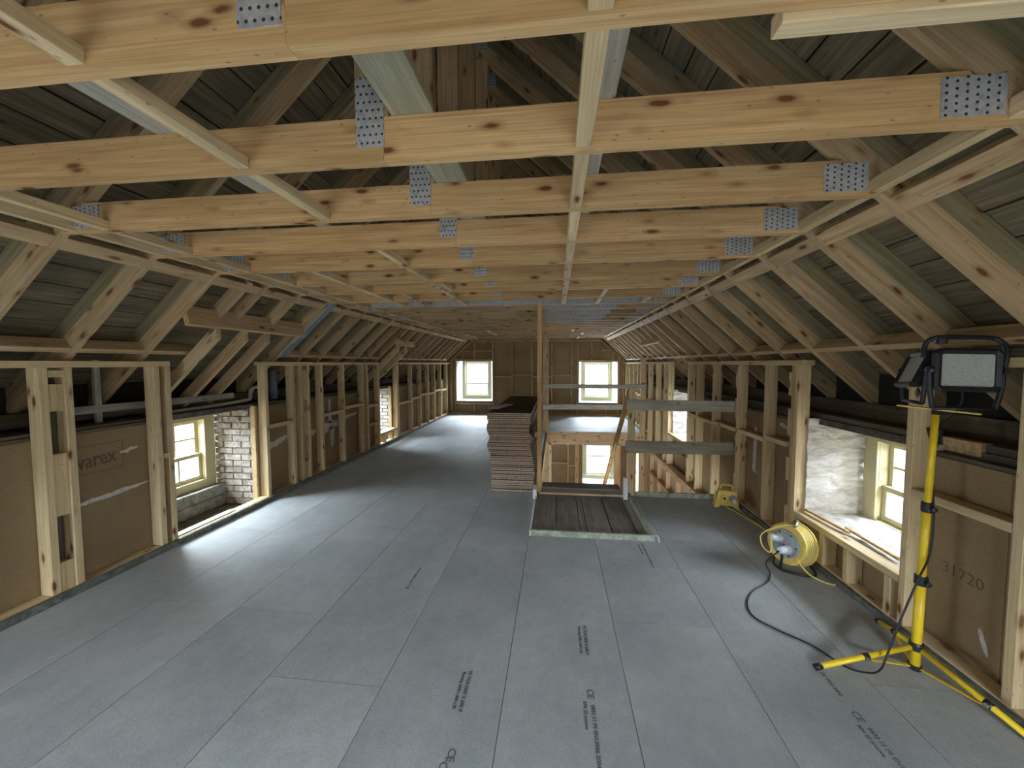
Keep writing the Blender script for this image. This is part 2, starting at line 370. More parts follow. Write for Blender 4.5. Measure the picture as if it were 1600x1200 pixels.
def text(name, parent, s, size, o, xd, yd, mat, label=None, xs=1.0, bold=0.0):
    cu = bpy.data.curves.new('t', 'FONT'); cu.body = s; cu.size = size; cu.offset = bold; cu.extrude = .0006; cu.resolution_u = 3
    tmp = bpy.data.objects.new('t', cu); COL.objects.link(tmp)
    dg = bpy.context.evaluated_depsgraph_get(); me = bpy.data.meshes.new_from_object(tmp.evaluated_get(dg))
    bpy.data.objects.remove(tmp); me.materials.clear(); me.materials.append(M[mat])
    for v in me.vertices: v.co.x *= xs
    x, y = Vector(xd).normalized(), Vector(yd).normalized()
    return link(name, me, frame(o, x, y, x.cross(y)), parent, label)

# geometry constants (metres)
XL, XR, XC = -3.31, 2.02, -.645
ZC = 2.285
DX, DZ = .734, .679      # along-slope direction, left side
def mirX(x): return -1.29-x
TY = [.82, 1.305, 1.80, 2.27, 2.745, 3.265, 3.72, 4.23, 4.67, 5.09, 5.60, 6.04, 6.45, 6.85, 7.30, 7.75, 8.2, 8.65, 9.1, 9.55, 10.0, 10.45, 10.9, 11.35]
TH = .045
YB, YF = -2.7, 11.72     # rear and far limits

# ================================================================== FLOOR
floor = structure('floor')
cols = [-3.27, -2.65, -2.05, -1.445, -.845, -.2425, .3525, .9525, 1.5525, 1.99]
phase = {0: .9, 1: -.2, 2: 2.2, 3: 1.715, 4: .75, 5: .4, 6: 2.335, 7: 1.1, 8: 2.0}
SW = (-.2, 4.68, 8.92)   # stairwell: left x, near y, far y
def col_ranges(i):
    x0, x1 = cols[i], cols[i+1]
    if x1 <= -.2: return [(x0, x1, YB, YF)]
    if i == 5: return [(x0, x1, YB, 3.47), (x0, x1, 8.93, YF)]
    if i == 6: return [(x0, x1, YB, 3.47), (.875, x1, 3.47, 4.66), (x0, x1, 8.93, YF)]
    return [(x0, x1, YB, 4.66), (x0, x1, 8.93, YF)]
for i in range(len(cols)-1):
    for x0, x1, y0, y1 in col_ranges(i):
        cuts = [phase[i]+2.4*k for k in range(-3, 6)]
        ys = [y0]+[c_ for c_ in cuts if y0+.15 < c_ < y1-.15]+[y1]
        for a, b in zip(ys, ys[1:]):
            box('floor_board', floor, x0+.0016, x1-.0016, a+.0014, b-.0014, -.022, random.uniform(-.0006, .0006), 'floor', ch=.0007)
# unseen dark sheet added under the boards to stop light leaking through joints
for x0, x1, y0, y1 in ((-3.4, -.2, YB, YF), (-.2, 2.1, YB, 3.455), (.885, 2.1, 3.455, 4.62), (-.2, 2.1, 9.03, YF)):
    box('light_stop_sheet', floor, x0, x1, y0, y1, -.0238, -.0225, 'underlay', ch=.0002)
# joists below the boards
for k in range(11):
    y = -2.4+.6*k
    box('floor_joist', floor, -3.4, 2.1 if y < 4.4 else -.3, y, y+.045, -.24, -.024, 'pine')
for y in (9.5, 10.1, 10.7, 11.3): box('floor_joist', floor, -3.4, 2.1, y, y+.045, -.24, -.024, 'pine')
box('trimmer_joist', floor, -.35, 2.1, 8.93, 9.02, -.27, -.023, 'pink_wood')
box('lower_ceiling_sheet', floor, -3.4, 2.4, 9.04, YF, -.33, -.27, 'soft')
for x in (-.1, .25, .6, .95, 1.3, 1.65): box('joist_end', floor, x, x+.05, 8.98, 9.3, -.335, -.27, 'pine_pale')
box('trimmer_joist', floor, -.26, -.205, 4.68, 8.93, -.27, -.023, 'pine')
box('trimmer_joist', floor, -.26, 2.05, 4.62, 4.67, -.27, -.024, 'pine')
box('lower_floor_slab', floor, -3.6, 2.6, 3.2, 11.9, -2.8, -2.7, 'block')
# printing on the boards
def stamp(x, y, lines, mat='ink', s=.026, bold=.0005):
    for dx, dy, t_, k in lines:
        text('printed_stamp', floor, t_, s*k, (x+dx, y+dy, .0009), (0, -1, 0), (1, 0, 0), mat, bold=bold)
L1 = [(.012, 0, 'P5 TG4 2400 X 600 P', 1), (-.018, -.01, 'Flooring 2400 x 600 x 22', .8),
      (.0, -.455, 'CE', 1.75), (.012, -.54, '0832 11 P5 EN13986 2004-A1', 1), (-.022, -.525, 'BIN 22 groove', .9)]
stamp(.155, 2.27, L1)
stamp(-.45, 1.86, L1); stamp(-.43, 1.46, [(.0, 0, 'CE', 1.75), (.012, -.085, '0832 11 P5', 1)])
stamp(.735, 3.40, [(.012, 0, 'P5 TG4 2400 X 600 P  CE 0832 11 P5', 1.0), (-.02, -.02, 'Flooring 2400 x 600', .8)])
stamp(1.335, 2.05, [(.012, 0, 'P5 TG4 2400', 1), (.0, -.22, 'CE', 1.75), (.012, -.3, '0832 11 P5 EN13986', 1), (-.022, -.29, 'BIN 22 groove', .9)])
stamp(-1.06, 2.80, [(.012, 0, 'P5 TG4 2400 X 600 P  CE', 1)])
# perimeter strips along both walls
for y0, y1 in ((YB, 2.4), (2.4, 5.2), (5.2, 8.1), (8.1, YF)):
    bumpy('edge_strip', floor, (-3.272, y0, -.01), (0, y1-y0, 0), (0, 0, .058), 60, 2, .006, 'foam_dark', seed=y0)
for y0, y1 in ((YB, 1.5), (1.5, 4.62), (8.93, YF)):
    bumpy('edge_strip', floor, (1.985, y1, -.01), (0, y0-y1, 0), (0, 0, .05), 60, 2, .008, 'foam_dark', seed=y0+5)

# ================================================================== ROOF TRUSSES
ORD = ['first', 'second', 'third', 'fourth', 'fifth', 'sixth', 'seventh', 'eighth', 'ninth', 'tenth', 'eleventh', 'twelfth', 'thirteenth', 'fourteenth', 'fifteenth', 'sixteenth', 'seventeenth', 'eighteenth', 'nineteenth', 'twentieth', 'twenty-first', 'twenty-second', 'twenty-third', 'twenty-fourth']
def slopeframe(side, s, y, h=0.0):
    """local x up the slope, local y = +Y world, local z = outward normal"""
    X = -3.31+s*DX-h*DZ; Z = 1.66+s*DZ+h*DX
    if side == 'L': return frame((X, y, Z), (DX, 0, DZ), (0, 1, 0), (-DZ, 0, DX))
    return frame((mirX(X), y, Z), (-DX, 0, DZ), (0, 1, 0), (DZ, 0, DX))
SR = 3.631
def rafter_piece(name, par, side, y, s0, s1, h0, h1, mat, t=TH, plumb0=False, label=None, plumb1=False):
    k = DZ/DX; pl = s1 == SR or plumb1
    a = (h1-h0)*k if plumb0 else 0
    me = prism_mesh([(0, 0), (s1-s0+(h0*k if pl else 0), 0), (s1-s0+(h1*k if pl else 0), h1-h0), (a, h1-h0)], t, M[mat])
    return link(name, me, slopeframe(side, s0, y, h0), par, label)
def truss(y, label, group, lcut=None, steel=0, detail=True):
    t = thing('roof_truss', label, 'roof truss', (XC, y, ZC), group)
    for side in 'LR':
        s0 = lcut if (lcut and side == 'L') else -.86
        rafter_piece('rafter', t, side, y, s0, SR, 0, .10, 'pine_roof')
        rafter_piece('rafter_packer', t, side, y+.003, s0, SR, .101, .19, 'treated', label='greenish treated timber packer')
    jt = 'pine' if y < 4.7 else 'pine_roof'
    b = .145; kx = b*DX/DZ
    xs = (-2.64, -.592, 1.35)
    me = prism_mesh([(0, 0), (xs[1]-xs[0]-.001, 0), (xs[1]-xs[0]-.001, b), (kx, b)], TH, M[jt])
    link('ceiling_joist', me, frame((xs[0], y, ZC), (1, 0, 0), (0, 1, 0), (0, 0, 1)), t)
    me = prism_mesh([(0, 0), (xs[2]-xs[1]-.001, 0), (xs[2]-xs[1]-kx, b), (0, b)], TH, M[jt])
    link('ceiling_joist', me, frame((xs[1], y, ZC), (1, 0, 0), (0, 1, 0), (0, 0, 1)), t)
    beam('king_post', t, (XC+.01, y+TH/2, ZC+b+.001), (XC+.01, y+TH/2, 4.1), .12, TH, 'pine_roof', (0, 1, 0))
    def plate(x0, x1, z0, z1, mat='galv'):
        return box('nail_plate', t, x0, x1, y-.0035, y-.0005, z0, z1, mat, ch=.0004)
    if y < 8.3:
        if y > 1: plate(-.69, -.59, 2.33, 2.56)
        else: plate(-.705, -.60, 2.325, 2.50)
        plate(1.115, 1.285, 2.30, 2.415); plate(-2.56, -2.38, 2.30, 2.415)
        plate(XC-.07, XC+.07, 4.16, 4.32)
    if steel == 1: box('steel_flitch', t, -2.3, 1.1, y-.009, y-.004, 2.288, 2.43, 'steel', 'grey steel strip fixed to the joist', ch=.001)
    if steel == 2:
        box('steel_flitch', t, -.17, .77-(y-5.09)*.02, y-.009, y-.004, 2.288, 2.43, 'steel2', 'punched blue-grey steel plate on the joist', ch=.001)
    return t
for y in (.34, -.14, -.62):
    truss(y, 'pine roof truss overhead just behind the viewpoint', 'attic roof trusses behind the viewpoint')
for i, y in enumerate(TY):
    st = 1 if abs(y-4.67) < .01 else (2 if 5 < y < 6.9 else 0)
    if i == 8: lab = 'roof truss whose ceiling joist is faced with a long grey steel strip'
    elif i < 8: lab = '%s pine roof truss from the viewer, with knots and galvanised nail plates' % ORD[i]
    elif st == 2: lab = '%s truss beyond the long steel strip, with a blue-grey steel plate' % ORD[i-9]
    else: lab = '%s distant pine truss beyond the group of blue-grey plates' % ORD[i-14]
    truss(y, lab, 'attic roof trusses', lcut=.47 if i in (5, 6) else None, steel=st)

# ceiling structure: sarking boards, noggings, binders, ridge
ceil = structure('ceiling')
bw = .158
for side in 'LR':
    s = -1.0; k = 0
    while s < SR+.1:
        cuts = [YB]+[YB+1.1*(k % 3)+3.3*j+1.2 for j in range(5) if YB+1.1*(k % 3)+3.3*j+1.2 < YF]+[YF+.1]
        for a, b in zip(cuts, cuts[1:]):
            fr = slopeframe(side, s+.002, a+.001, .191+random.uniform(0, .003))
            ln = b-a-.002; wd = min(bw-random.uniform(.006, .010), SR+.25-s)
            me = beam_mesh(ln, wd, .02, M['sarking'], .002)
            R = fr @ Matrix(((0, 1, 0, wd/2), (1, 0, 0, 0), (0, 0, 1, .01), (0, 0, 0, 1)))   # local X of the board runs along Y
            link('sarking_board', me, R, ceil)
        s += bw; k += 1
    fr = slopeframe(side, -1.02, YB-.1, .225)
    me = prism_mesh([(0, 0), (5.02, 0), (5.02, .01), (0, .01)], YF-YB+.5, M['underlay']); link('roof_underlay', me, fr, ceil)
box('ridge_board', ceil, XC-.02, XC+.02, YB, YF, 4.30, 4.40, 'treated')
def bays(y0, y1):
    for a, b in zip(TY, TY[1:]):
        if a >= y0-.02 and b <= y1+.06: yield a+TH, b
ALLY = [-.62, -.14, .34]+TY
def nogline(x, y0, y1, w=.045, h=.042, mat='pine_pale', z=ZC):
    for a, b in zip(ALLY, ALLY[1:]):
        if a >= y0-.02 and a <= y1: box('nogging', ceil, x-w/2, x+w/2, a+TH+.001, b-.001, z+.001, z+h, mat)
nogline(-1.125, -.7, 1.4, .05); nogline(.085, -.7, 4.5, .052)
nogline(-1.10, 2.2, 4.3, .045); nogline(-1.02, 3.2, 3.3, .045, .06); nogline(-1.86, 2.7, 4.3, .04, .05); nogline(-1.56, 3.7, 4.3, .04)
nogline(.475, 3.7, 4.3, .045); nogline(1.0, 4.2, 4.3, .05)
nogline(-2.35, -.7, 11, .040, .05); nogline(-2.55, -.7, 11, .038, .055)
nogline(1.315, -.7, 11, .042, .06)
nogline(.36, 8.1, 8.5, .05); nogline(.62, 9, 9.2, .05); nogline(.6, 10.4, 11, .05); nogline(-1.5, 8.1, 9.2, .05)
nogline(-2.2, 8.6, 10.4, .04)
# ledger boards under the rafters where the slope meets the flat ceiling, and between the rafter feet
def slope_nog(side, s, h, w, t, y0, y1, mat, name='nogging'):
    """lies in the slope plane: w along slope, t thick"""
    fr = slopeframe(side, s, y0, h)
    me = beam_mesh(y1-y0, w, t, M[mat], .002)
    link(name, me, fr @ Matrix(((0, 1, 0, w/2), (1, 0, 0, 0), (0, 0, 1, t/2), (0, 0, 0, 1))), ceil)
for side in 'LR':
    for a, b in zip(ALLY, ALLY[1:]):
        slope_nog(side, .81 if side == 'L' else .80, .004, .085, .045, a+TH+.001, b-.001, 'pine_roof')
        if side == 'R' and a > 0 or side == 'L' and not (2.8 < a < 4.2 or 6.8 < a < 7.7):
            slope_nog(side, .0, .004, .045, .09, a+TH+.001, b-.001, 'pine_roof')
            
# extra short rafter, trimmers and raised rafters over the left windows
wl = None
rafter_piece('trimmed_rafter', ceil, 'L', 3.08, .47, .92, 0, .10, 'pine_roof'); 
beam('trimmer', ceil, (-2.965, 2.79, 1.975), (-2.965, 4.23, 1.975), .045, .16, 'pine_roof', (-DZ*.3, 0, DX))
for y, mt in ((3.10, 'pine_pale'), (3.41, 'pine_roof'), (3.70, 'pine_roof')):
    rafter_piece('lowered_rafter', ceil, 'L', y, -.75, .436, -.107, -.01, mt, plumb1=True)
beam('trimmer', ceil, (-2.965, 6.9, 1.975), (-2.965, 7.75, 1.975), .045, .10, 'pine_pale', (-DZ*.3, 0, DX))
for y in (7.05, 7.45):
    rafter_piece('lowered_rafter', ceil, 'L', y, -.75, .436, -.107, -.01, 'pine_pale', plumb1=True)
beam('trimmer', ceil, (mirX(-2.95), 6.5, 1.96), (mirX(-2.95), 7.75, 1.96), .045, .10, 'pine_pale', (DZ*.3, 0, DX))
# long binders lying on top of the joists
box('binder', ceil, -.565, -.415, -2.0, 3.6, 2.432, 2.458, 'greygreen', 'pale green-grey board lying along the joists')
box('binder', ceil, -1.475, -1.375, -2.0, 3.1, 2.432, 2.458, 'greyboard', 'grey board lying on the joists at left')
box('binder', ceil, .125, .185, -2.0, 3.4, 2.432, 2.458, 'greyboard')
box('batten', ceil, .45, 2.0, .868, .912, 2.268, 2.31, 'pine_pale', 'pale batten with a splintered end nailed under the first joist')

# ================================================================== MASONRY + WALL FRAMES
wall_l = structure('wall_left'); wall_r = structure('wall_right'); wall_b = structure('wall_back'); wall_f = structure('wall_front')
def masonry(par, x0, x1, openings, zs, zh, lower=None):
    """wall with openings (y0,y1): below zs, above zh; lower = openings in the storey below (y0,y1,z0,z1)"""
    ys = YB
    for (a, b) in openings:
        box('masonry', par, x0, x1, ys, a, -.6, 1.12, 'stone', ch=.001)
        box('masonry', par, x0, x1, a, b, -.6, zs, 'stone', ch=.001)
        box('masonry', par, x0, x1, a, b, zh, 1.12, 'stone', ch=.001); ys = b
    box('masonry', par, x0, x1, ys, YF+.6, -.6, 1.12, 'stone', ch=.001)
masonry(wall_l, -4.15, -3.49, [(-.9, .1), (2.96, 4.04), (6.92, 7.70)], -.06, 1.07)  # first opening is unseen, added to let light in from behind
masonry(wall_r, 2.18, 2.75, [(-.9, .1), (2.42, 3.47), (6.2, 7.2)], .31, 1.07)  # first opening again unseen, added for light from the rear
for par, x0, x1 in ((wall_l, -4.15, -3.49), (wall_r, 2.18, 2.75)):
    if par is wall_l: box('masonry', par, x0, x1, 3.0, YF+.6, -2.8, -.6, 'stone', ch=.001)
    else:
        box('masonry', par, x0, x1, 3.0, 9.2, -2.8, -.6, 'stone', ch=.001); box('masonry', par, x0, x1, 10.0, YF+.6, -2.8, -.6, 'stone', ch=.001)
        box('masonry', par, x0, x1, 9.2, 10.0, -2.8, -2.0, 'stone', ch=.001)
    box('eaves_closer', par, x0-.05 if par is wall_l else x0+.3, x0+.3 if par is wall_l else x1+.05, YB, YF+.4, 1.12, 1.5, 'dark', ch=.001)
# block up below left windows, block by block
def blocks(par, x, y0, y1, z0, rows, h=.14, d=.12):
    for r in range(rows):
        y = y0-(.2 if r % 2 else 0)
        while y < y1:
            a, b = max(y, y0), min(y+.42, y1)
            if b-a > .03: box('block', par, x, x+d, a+.003, b-.003, z0+r*(h+.006), z0+r*(h+.006)+h-.0, 'block', ch=.006)
            y += .42
for (a, b) in ((2.965, 4.035), (6.925, 7.695), (-.895, .095)): blocks(wall_l, -3.97, a, b, -.055, 2, .12)
# brick reveal at far side of the left recesses
def brick_reveal(par, y, x0, x1, z0, z1, mat='brick'):
    z = z0; r = 0
    box('mortar_bed', par, x0, x1, y-.002, y+.02, z0, z1, 'mortar', ch=.001)
    while z < z1-.02:
        x = x0-(.11 if r % 2 else 0)
        while x < x1:
            a, b = max(x, x0), min(x+.215, x1)
            if b-a > .02: box('brick', par, a+.004, b-.004, y-.018-random.uniform(0, .008), y-.001, z, min(z+.064, z1), mat, ch=.005)
            x += .222
        z += .074; r += 1
brick_reveal(wall_l, 4.035, -3.95, -3.46, -.05, 1.12)
brick_reveal(wall_l, 7.69, -3.95, -3.46, .2, 1.12, 'plaster')
bumpy('plaster_reveal', wall_r, (2.10, 3.450, .30), (.44, 0, 0), (0, 0, .82), 60, 120, .012, 'plaster', 'rough white plastered reveal with horizontal cracks', 3, .55)
bumpy('plaster_reveal', wall_r, (2.10, 7.178, .30), (.44, 0, 0), (0, 0, .80), 24, 50, .012, 'plaster', None, 5, .7)
bumpy('plaster_reveal', wall_r, (2.54, 2.442, .30), (-.44, 0, 0), (0, 0, .82), 24, 50, .012, 'plaster', None, 6, .7)
bumpy('plaster_sill', wall_r, (2.125, 2.43, .325), (.42, 0, 0), (0, 1.03, 0), 30, 60, .008, 'plaster', 'rough white plastered window ledge', 8, .4)
bumpy('plaster_sill', wall_r, (2.125, 6.2, .315), (.42, 0, 0), (0, 1.0, 0), 14, 30, .006, 'plaster', None, 9, .3)
for (x, y, L_, a) in ((2.155, 2.62, .46, .03), (2.13, 3.0, .45, -.12)):
    beam('torn_plasterboard_edge', wall_r, (x, y, .345), (x+a*.3, y+L_, .348), .022, .018, 'osb')
# left recess: lining strip beside the far stud, sole ledge
box('lining_board', wall_l, -3.475, -3.42, 4.0, 4.03, -.02, 1.10, 'osb', 'rough board lining strip beside the brick reveal')
box('lining_board', wall_l, -3.475, -3.42, 7.655, 7.685, .05, 1.10, 'osb')
# framing
def stud(par, x0, x1, y, t=.045, z0=.046, z1=1.56, mat='pine_pale', label=None):
    return box('stud', par, x0, x1, y, y+t, z0, z1, mat, label)
def nog(par, x0, x1, y0, y1, z, mat='pine_pale', h=.045, d=None):
    return box('nogging', par, x0, x1, y0+.001, y1-.001, z-h/2, z+h/2, mat)
LX0, LX1 = -3.408, XL
Ls = [-2.3, -1.7, -1.1, -.945, .1, .3, .9, 1.5, 2.108, 2.237, 2.822, 2.915, 4.04, 4.50, 4.655, 4.80, 5.10, 5.66, 6.27, 6.43, 6.865, 7.70, 7.76, 8.52, 9.11, 9.69, 10.22, 10.78, 11.42]
for y in Ls: stud(wall_l, LX0, LX1, y)
for a, b in ((YB, 2.96), (4.0, 6.91), (7.68, YF)):
    box('top_plate', wall_l, LX0, LX1, a, b, 1.561, 1.606, 'pine_pale'); 
for a, b in ((YB, 1.3), (1.3, 4.1), (4.1, 8.0), (8.0, YF)):
    box('bottom_plate', wall_l, LX0, LX1, a, b, 0, .045, 'pine_pale')
box('lit_sole_patch', wall_l, LX0, LX1-.03, 2.97, 3.6, .046, .056, 'white_paint', 'window-lit stretch of the sole plate, painted white')  # white patch puts the window light on the plate into its colour
for a, b, z in ((2.153, 2.237, 1.52),): nog(wall_l, LX0, LX1, a, b, z)
for z0, z1 in ((1.27, 1.45), (.56, .98), (.03, .24)):
    box('infill_block', wall_l, LX0+.03, LX1-.012, 2.154, 2.236, z0, z1, 'pine_pale', 'pale timber packing block between the two studs')
box('shaded_slot_board', wall_l, -3.40, -3.385, 2.154, 2.236, .03, 1.5, 'old')  # dark colour stands in for shade in the slot between studs
for z0, z1 in ((1.10, 1.5), (.62, .95), (.05, .28)):
    box('infill_block', wall_l, LX0+.03, LX1-.012, 4.70, 4.80, z0, z1, 'pine_pale')
box('shaded_slot_board', wall_l, -3.40, -3.385, 2.868, 2.914, .05, 1.5, 'old')  # same painted shade in the narrow gap beside the recess
for a, b, z in ((2.868, 2.914, .80), (4.086, 4.499, .85), (5.146, 5.659, .84), (5.706, 6.269, .88), (6.476, 6.864, .82), (6.476, 6.864, .48), (7.806, 8.519, .72), (8.566, 9.109, .76), (9.156, 9.689, .80), (9.736, 10.219, .78), (10.266, 10.779, .82), (10.826, 11.419, .80), (.346, .899, .8), (.946, 1.499, .84)):
    nog(wall_l, LX0+.02, LX1, a, b, z)
box('sill_rail', wall_l, LX0-.08, LX1, 6.912, 7.699, .20, .245, 'pine_pale')
for y in (7.1, 7.45): box('cripple_stud', wall_l, LX0, LX1, y, y+.045, .046, .199, 'pine_pale')
# insulation boards behind the studs, sheet by sheet
def insul(par, side, y0, y1, z0=.0, z1=1.08):
    if side == 'L': return box('insulation_board', par, -3.46, -3.412, y0, y1, z0, z1, 'insul', ch=.002)
    return box('insulation_board', par, 2.122, 2.17, y0, y1, z0, z1, 'insul', ch=.002)
for a, b in ((YB, -.94), (.14, 1.17), (1.173, 2.30), (2.303, 2.955), (4.04, 4.60), (4.603, 5.40), (5.403, 6.3), (6.303, 6.90), (7.71, 8.8), (8.803, 10.0), (10.003, 11.70)):
    insul(wall_l, 'L', a, b)
for a, b in ((YB, 1.2), (1.203, 2.95), (4.04, 6.9), (7.71, YF)):
    box('wall_head_packing', wall_l, -3.48, -3.415, a, b, 1.082, 1.102, 'old'); box('wall_head_packing', wall_l, -3.5, -3.43, a, b, 1.106, 1.126, 'old')
box('wall_plate', wall_l, -3.80, -3.70, YB, YF, 1.14, 1.24, 'old', 'old dark wall plate along the masonry head')
box('wall_plate', wall_r, 2.42, 2.56, YB, YF, 1.13, 1.27, 'old', 'old weathered beam along the masonry head')
box('wall_plate', wall_r, 2.20, 2.30, YB, YF, 1.12, 1.16, 'old')
box('strut', wall_l, -3.63, -3.60, 2.62, 2.66, 1.10, 1.62, 'greyboard')
box('tie_board', wall_l, -3.62, -3.58, 2.30, 3.9, 1.20, 1.26, 'greyboard')
# filler smears on the left insulation
def smear(par, side, pts, label=None, name='filler_patch'):
    """pts (y, z) outline, 3 mm thick"""
    x = -3.411 if side == 'L' else 2.121
    n = len(pts); sg = 1 if side == 'L' else -1
    y0, z0 = pts[0]
    vs = [(0, y-y0, z-z0) for y, z in pts] + [(sg*.003, (y-y0)*.97, (z-z0)*.97) for y, z in pts]
    fs = [tuple(range(n, 2*n)), tuple(range(n-1, -1, -1))]+[(i, (i+1) % n, n+(i+1) % n, n+i) for i in range(n)]
    if sg < 0: fs = [tuple(reversed(f)) for f in fs]
    link(name, mesh_of(vs, fs, M['smear']), Matrix.Translation((x, y0, z0)), par, label)
def ragged(y0, z0, y1, z1, h, n=9, k=.5):
    up = []; dn = []
    for i in range(n+1):
        t_ = i/n; y = y0+(y1-y0)*t_; z = z0+(z1-z0)*t_; e = math.sin(math.pi*min(1, max(0, t_*.96+.02)))**.4
        up.append((y, z+h*e*random.uniform(k, 1))); dn.append((y, z-h*e*random.uniform(k, 1)))
    return dn+up[::-1]
smear(wall_l, 'L', ragged(2.29, .565, 2.82, .60, .022, 12))
smear(wall_l, 'L', ragged(4.09, .56, 4.50, .66, .055, 9))
smear(wall_l, 'L', ragged(4.86, .60, 5.1, .62, .07, 5)); smear(wall_l, 'L', ragged(5.18, .62, 5.66, .66, .09, 9))
smear(wall_l, 'L', [(5.42, .62), (5.47, .3), (5.52, .32), (5.56, .62)]); smear(wall_l, 'L', [(5.40, .68), (5.41, 1.04), (5.47, 1.04), (5.48, .68)])
smear(wall_l, 'L', ragged(5.72, .70, 6.25, .74, .04, 8)); smear(wall_l, 'L', ragged(2.62, .89, 2.75, .91, .03, 5, .2)); smear(wall_l, 'L', [(4.70, .05), (4.71, .42), (4.79, .42), (4.78, .05)])
text('printed_brand', wall_l, 'varex', .155, (-3.4105, 2.345, .82), (0, 1, .06), (0, -.06, 1), 'pencil', bold=.002, xs=.72)
for z in (.775, .98): box('printed_line', wall_l, -3.4115, -3.4105, 2.28, 2.64, z, z+.004, 'pencil', ch=.0001)
box('printed_line', wall_l, -3.4115, -3.4105, 2.64, 2.644, .775, .984, 'pencil', ch=.0001)
text('pencil_mark', wall_l, '3 31', .05, (-3.4105, 1.86, .42), (0, 1, 0), (0, 0, 1), 'pencil', bold=-.0005)
# right wall
RX0, RX1 = XR, 2.118
Rs = [-2.3, -1.7, -1.1, -.945, .1, .3, .9, 1.40, 1.87, 2.41, 3.47, 3.95, 4.52, 5.20, 5.78, 6.15, 7.20, 7.48, 8.03, 8.70, 9.30, 9.85, 10.38, 10.92, 11.50]
for y in Rs:
    z0 = .046 if (y < 4.6 or y > 8.95) else -.27
    stud(wall_r, RX0, RX1, y, z0=z0, mat='pine_pale')
for a, b in ((YB, 2.455), (3.43, 6.195), (7.2, YF)): box('top_plate', wall_r, RX0, RX1, a, b, 1.561, 1.606, 'pine_pale')
for a, b in ((YB, 1.5), (1.5, 4.66), (8.93, YF)): box('bottom_plate', wall_r, RX0, RX1, a, b, 0, .045, 'pine_pale')
box('stud', wall_r, RX0, RX1-.04, 3.517, 3.56, .046, 1.56, 'pine'); box('shaded_slot_board', wall_r, 2.06, 2.11, 3.562, 3.575, .05, 1.5, 'old')
for z0, z1 in ((1.30, 1.5), (.95, 1.18), (.55, .75), (.1, .32)):
    box('infill_block', wall_r, RX0+.01, RX1-.03, 3.576, 3.62, z0, z1, 'pine_pale')
    box('infill_block', wall_r, RX0+.01, RX1-.03, 4.567, 4.62, z0, z1, 'pine_pale')
for a, b, z in ((1.916, 2.409, .845), (1.446, 1.869, .845), (3.62, 3.949, .86), (3.996, 4.519, .83), (4.63, 5.199, .82), (5.246, 5.779, .80), (5.826, 6.149, .8), (7.246, 7.479, .7), (7.526, 8.029, .72), (8.076, 8.699, .74), (8.746, 9.299, .76), (9.346, 9.849, .8), (9.896, 10.379, .82), (10.43, 10.919, .8), (.946, 1.399, .8)):
    nog(wall_r, RX0, RX1-.01, a, b, z)
for a, b in ((YB, -.94), (.14, 1.17), (1.173, 2.02), (2.023, 2.41), (3.48, 4.3), (4.303, 5.3), (5.303, 6.19), (7.21, 8.5), (8.503, 9.9), (9.903, YF)):
    insul(wall_r, 'R', a, b, 0 if a < 4.2 or a > 8 else -.27, 1.06)
for a, b in ((YB, 1.2), (1.203, 2.4), (3.5, 6.15), (7.25, YF)):
    box('wall_head_packing', wall_r, 2.125, 2.19, a, b, 1.062, 1.085, 'old')
box('packing_piece', wall_r, 2.18, 2.23, 2.22, 2.42, 1.09, 1.165, 'osb', 'pale painted board end on the wall head')
smear(wall_r, 'R', ragged(2.07, .14, 2.12, .24, .04, 5, .7)); smear(wall_r, 'R', [(4.30, .9), (4.31, .4), (4.38, .42), (4.36, .9)])
smear(wall_r, 'R', ragged(3.75, .98, 3.9, 1.0, .03, 5, .3))
text('pencil_mark', wall_r, '31720', .085, (2.1205, 2.32, .44), (0, -1, 0), (0, 0, 1), 'pencil', bold=-.001)
# window ledge framing at right
box('sill_rail', wall_r, RX0, RX1, 2.457, 3.469, .28, .325, 'pine_pale')
for y in (2.51, 2.85, 3.10): box('cripple_stud', wall_r, RX0, RX1, y, y+.045, .046, .279, 'pine_pale')
insul(wall_r, 'R', 2.457, 3.469, 0, .27)
box('sill_rail', wall_r, RX0, RX1, 6.197, 7.199, .28, .325, 'pine_pale')
# side of the stairwell below the floor
box('wall_plate', wall_r, RX0-.03, RX1, 4.7, 8.9, -.32, -.272, 'pine'); box('wall_plate', wall_r, RX0-.03, RX1-.04, 4.7, 8.9, -.375, -.325, 'pink_wood')
for y in (4.9, 5.5, 6.1, 6.7, 7.3, 7.9, 8.5, 9.0, 9.15, 10.0, 10.6, 11.2):
    box('stud', wall_r, RX0+.02, RX1, y, y+.045, -2.69, -.38, 'pink_wood')
box('wall_board', wall_r, 2.125, 2.17, 4.0, 9.1, -2.7, -.3, 'soft'); box('wall_board', wall_r, 2.125, 2.17, 10.1, YF, -2.7, -.3, 'soft')
box('rail', wall_r, RX0+.01, RX1, 4.7, 8.5, -.80, -.75, 'pine'); box('rail', wall_r, RX0+.01, RX1, 4.7, 8.5, -1.4, -1.35, 'pine')
box('insulation_board', wall_r, 2.16, 2.178, 4.0, 9.1, -2.7, 0, 'insul')
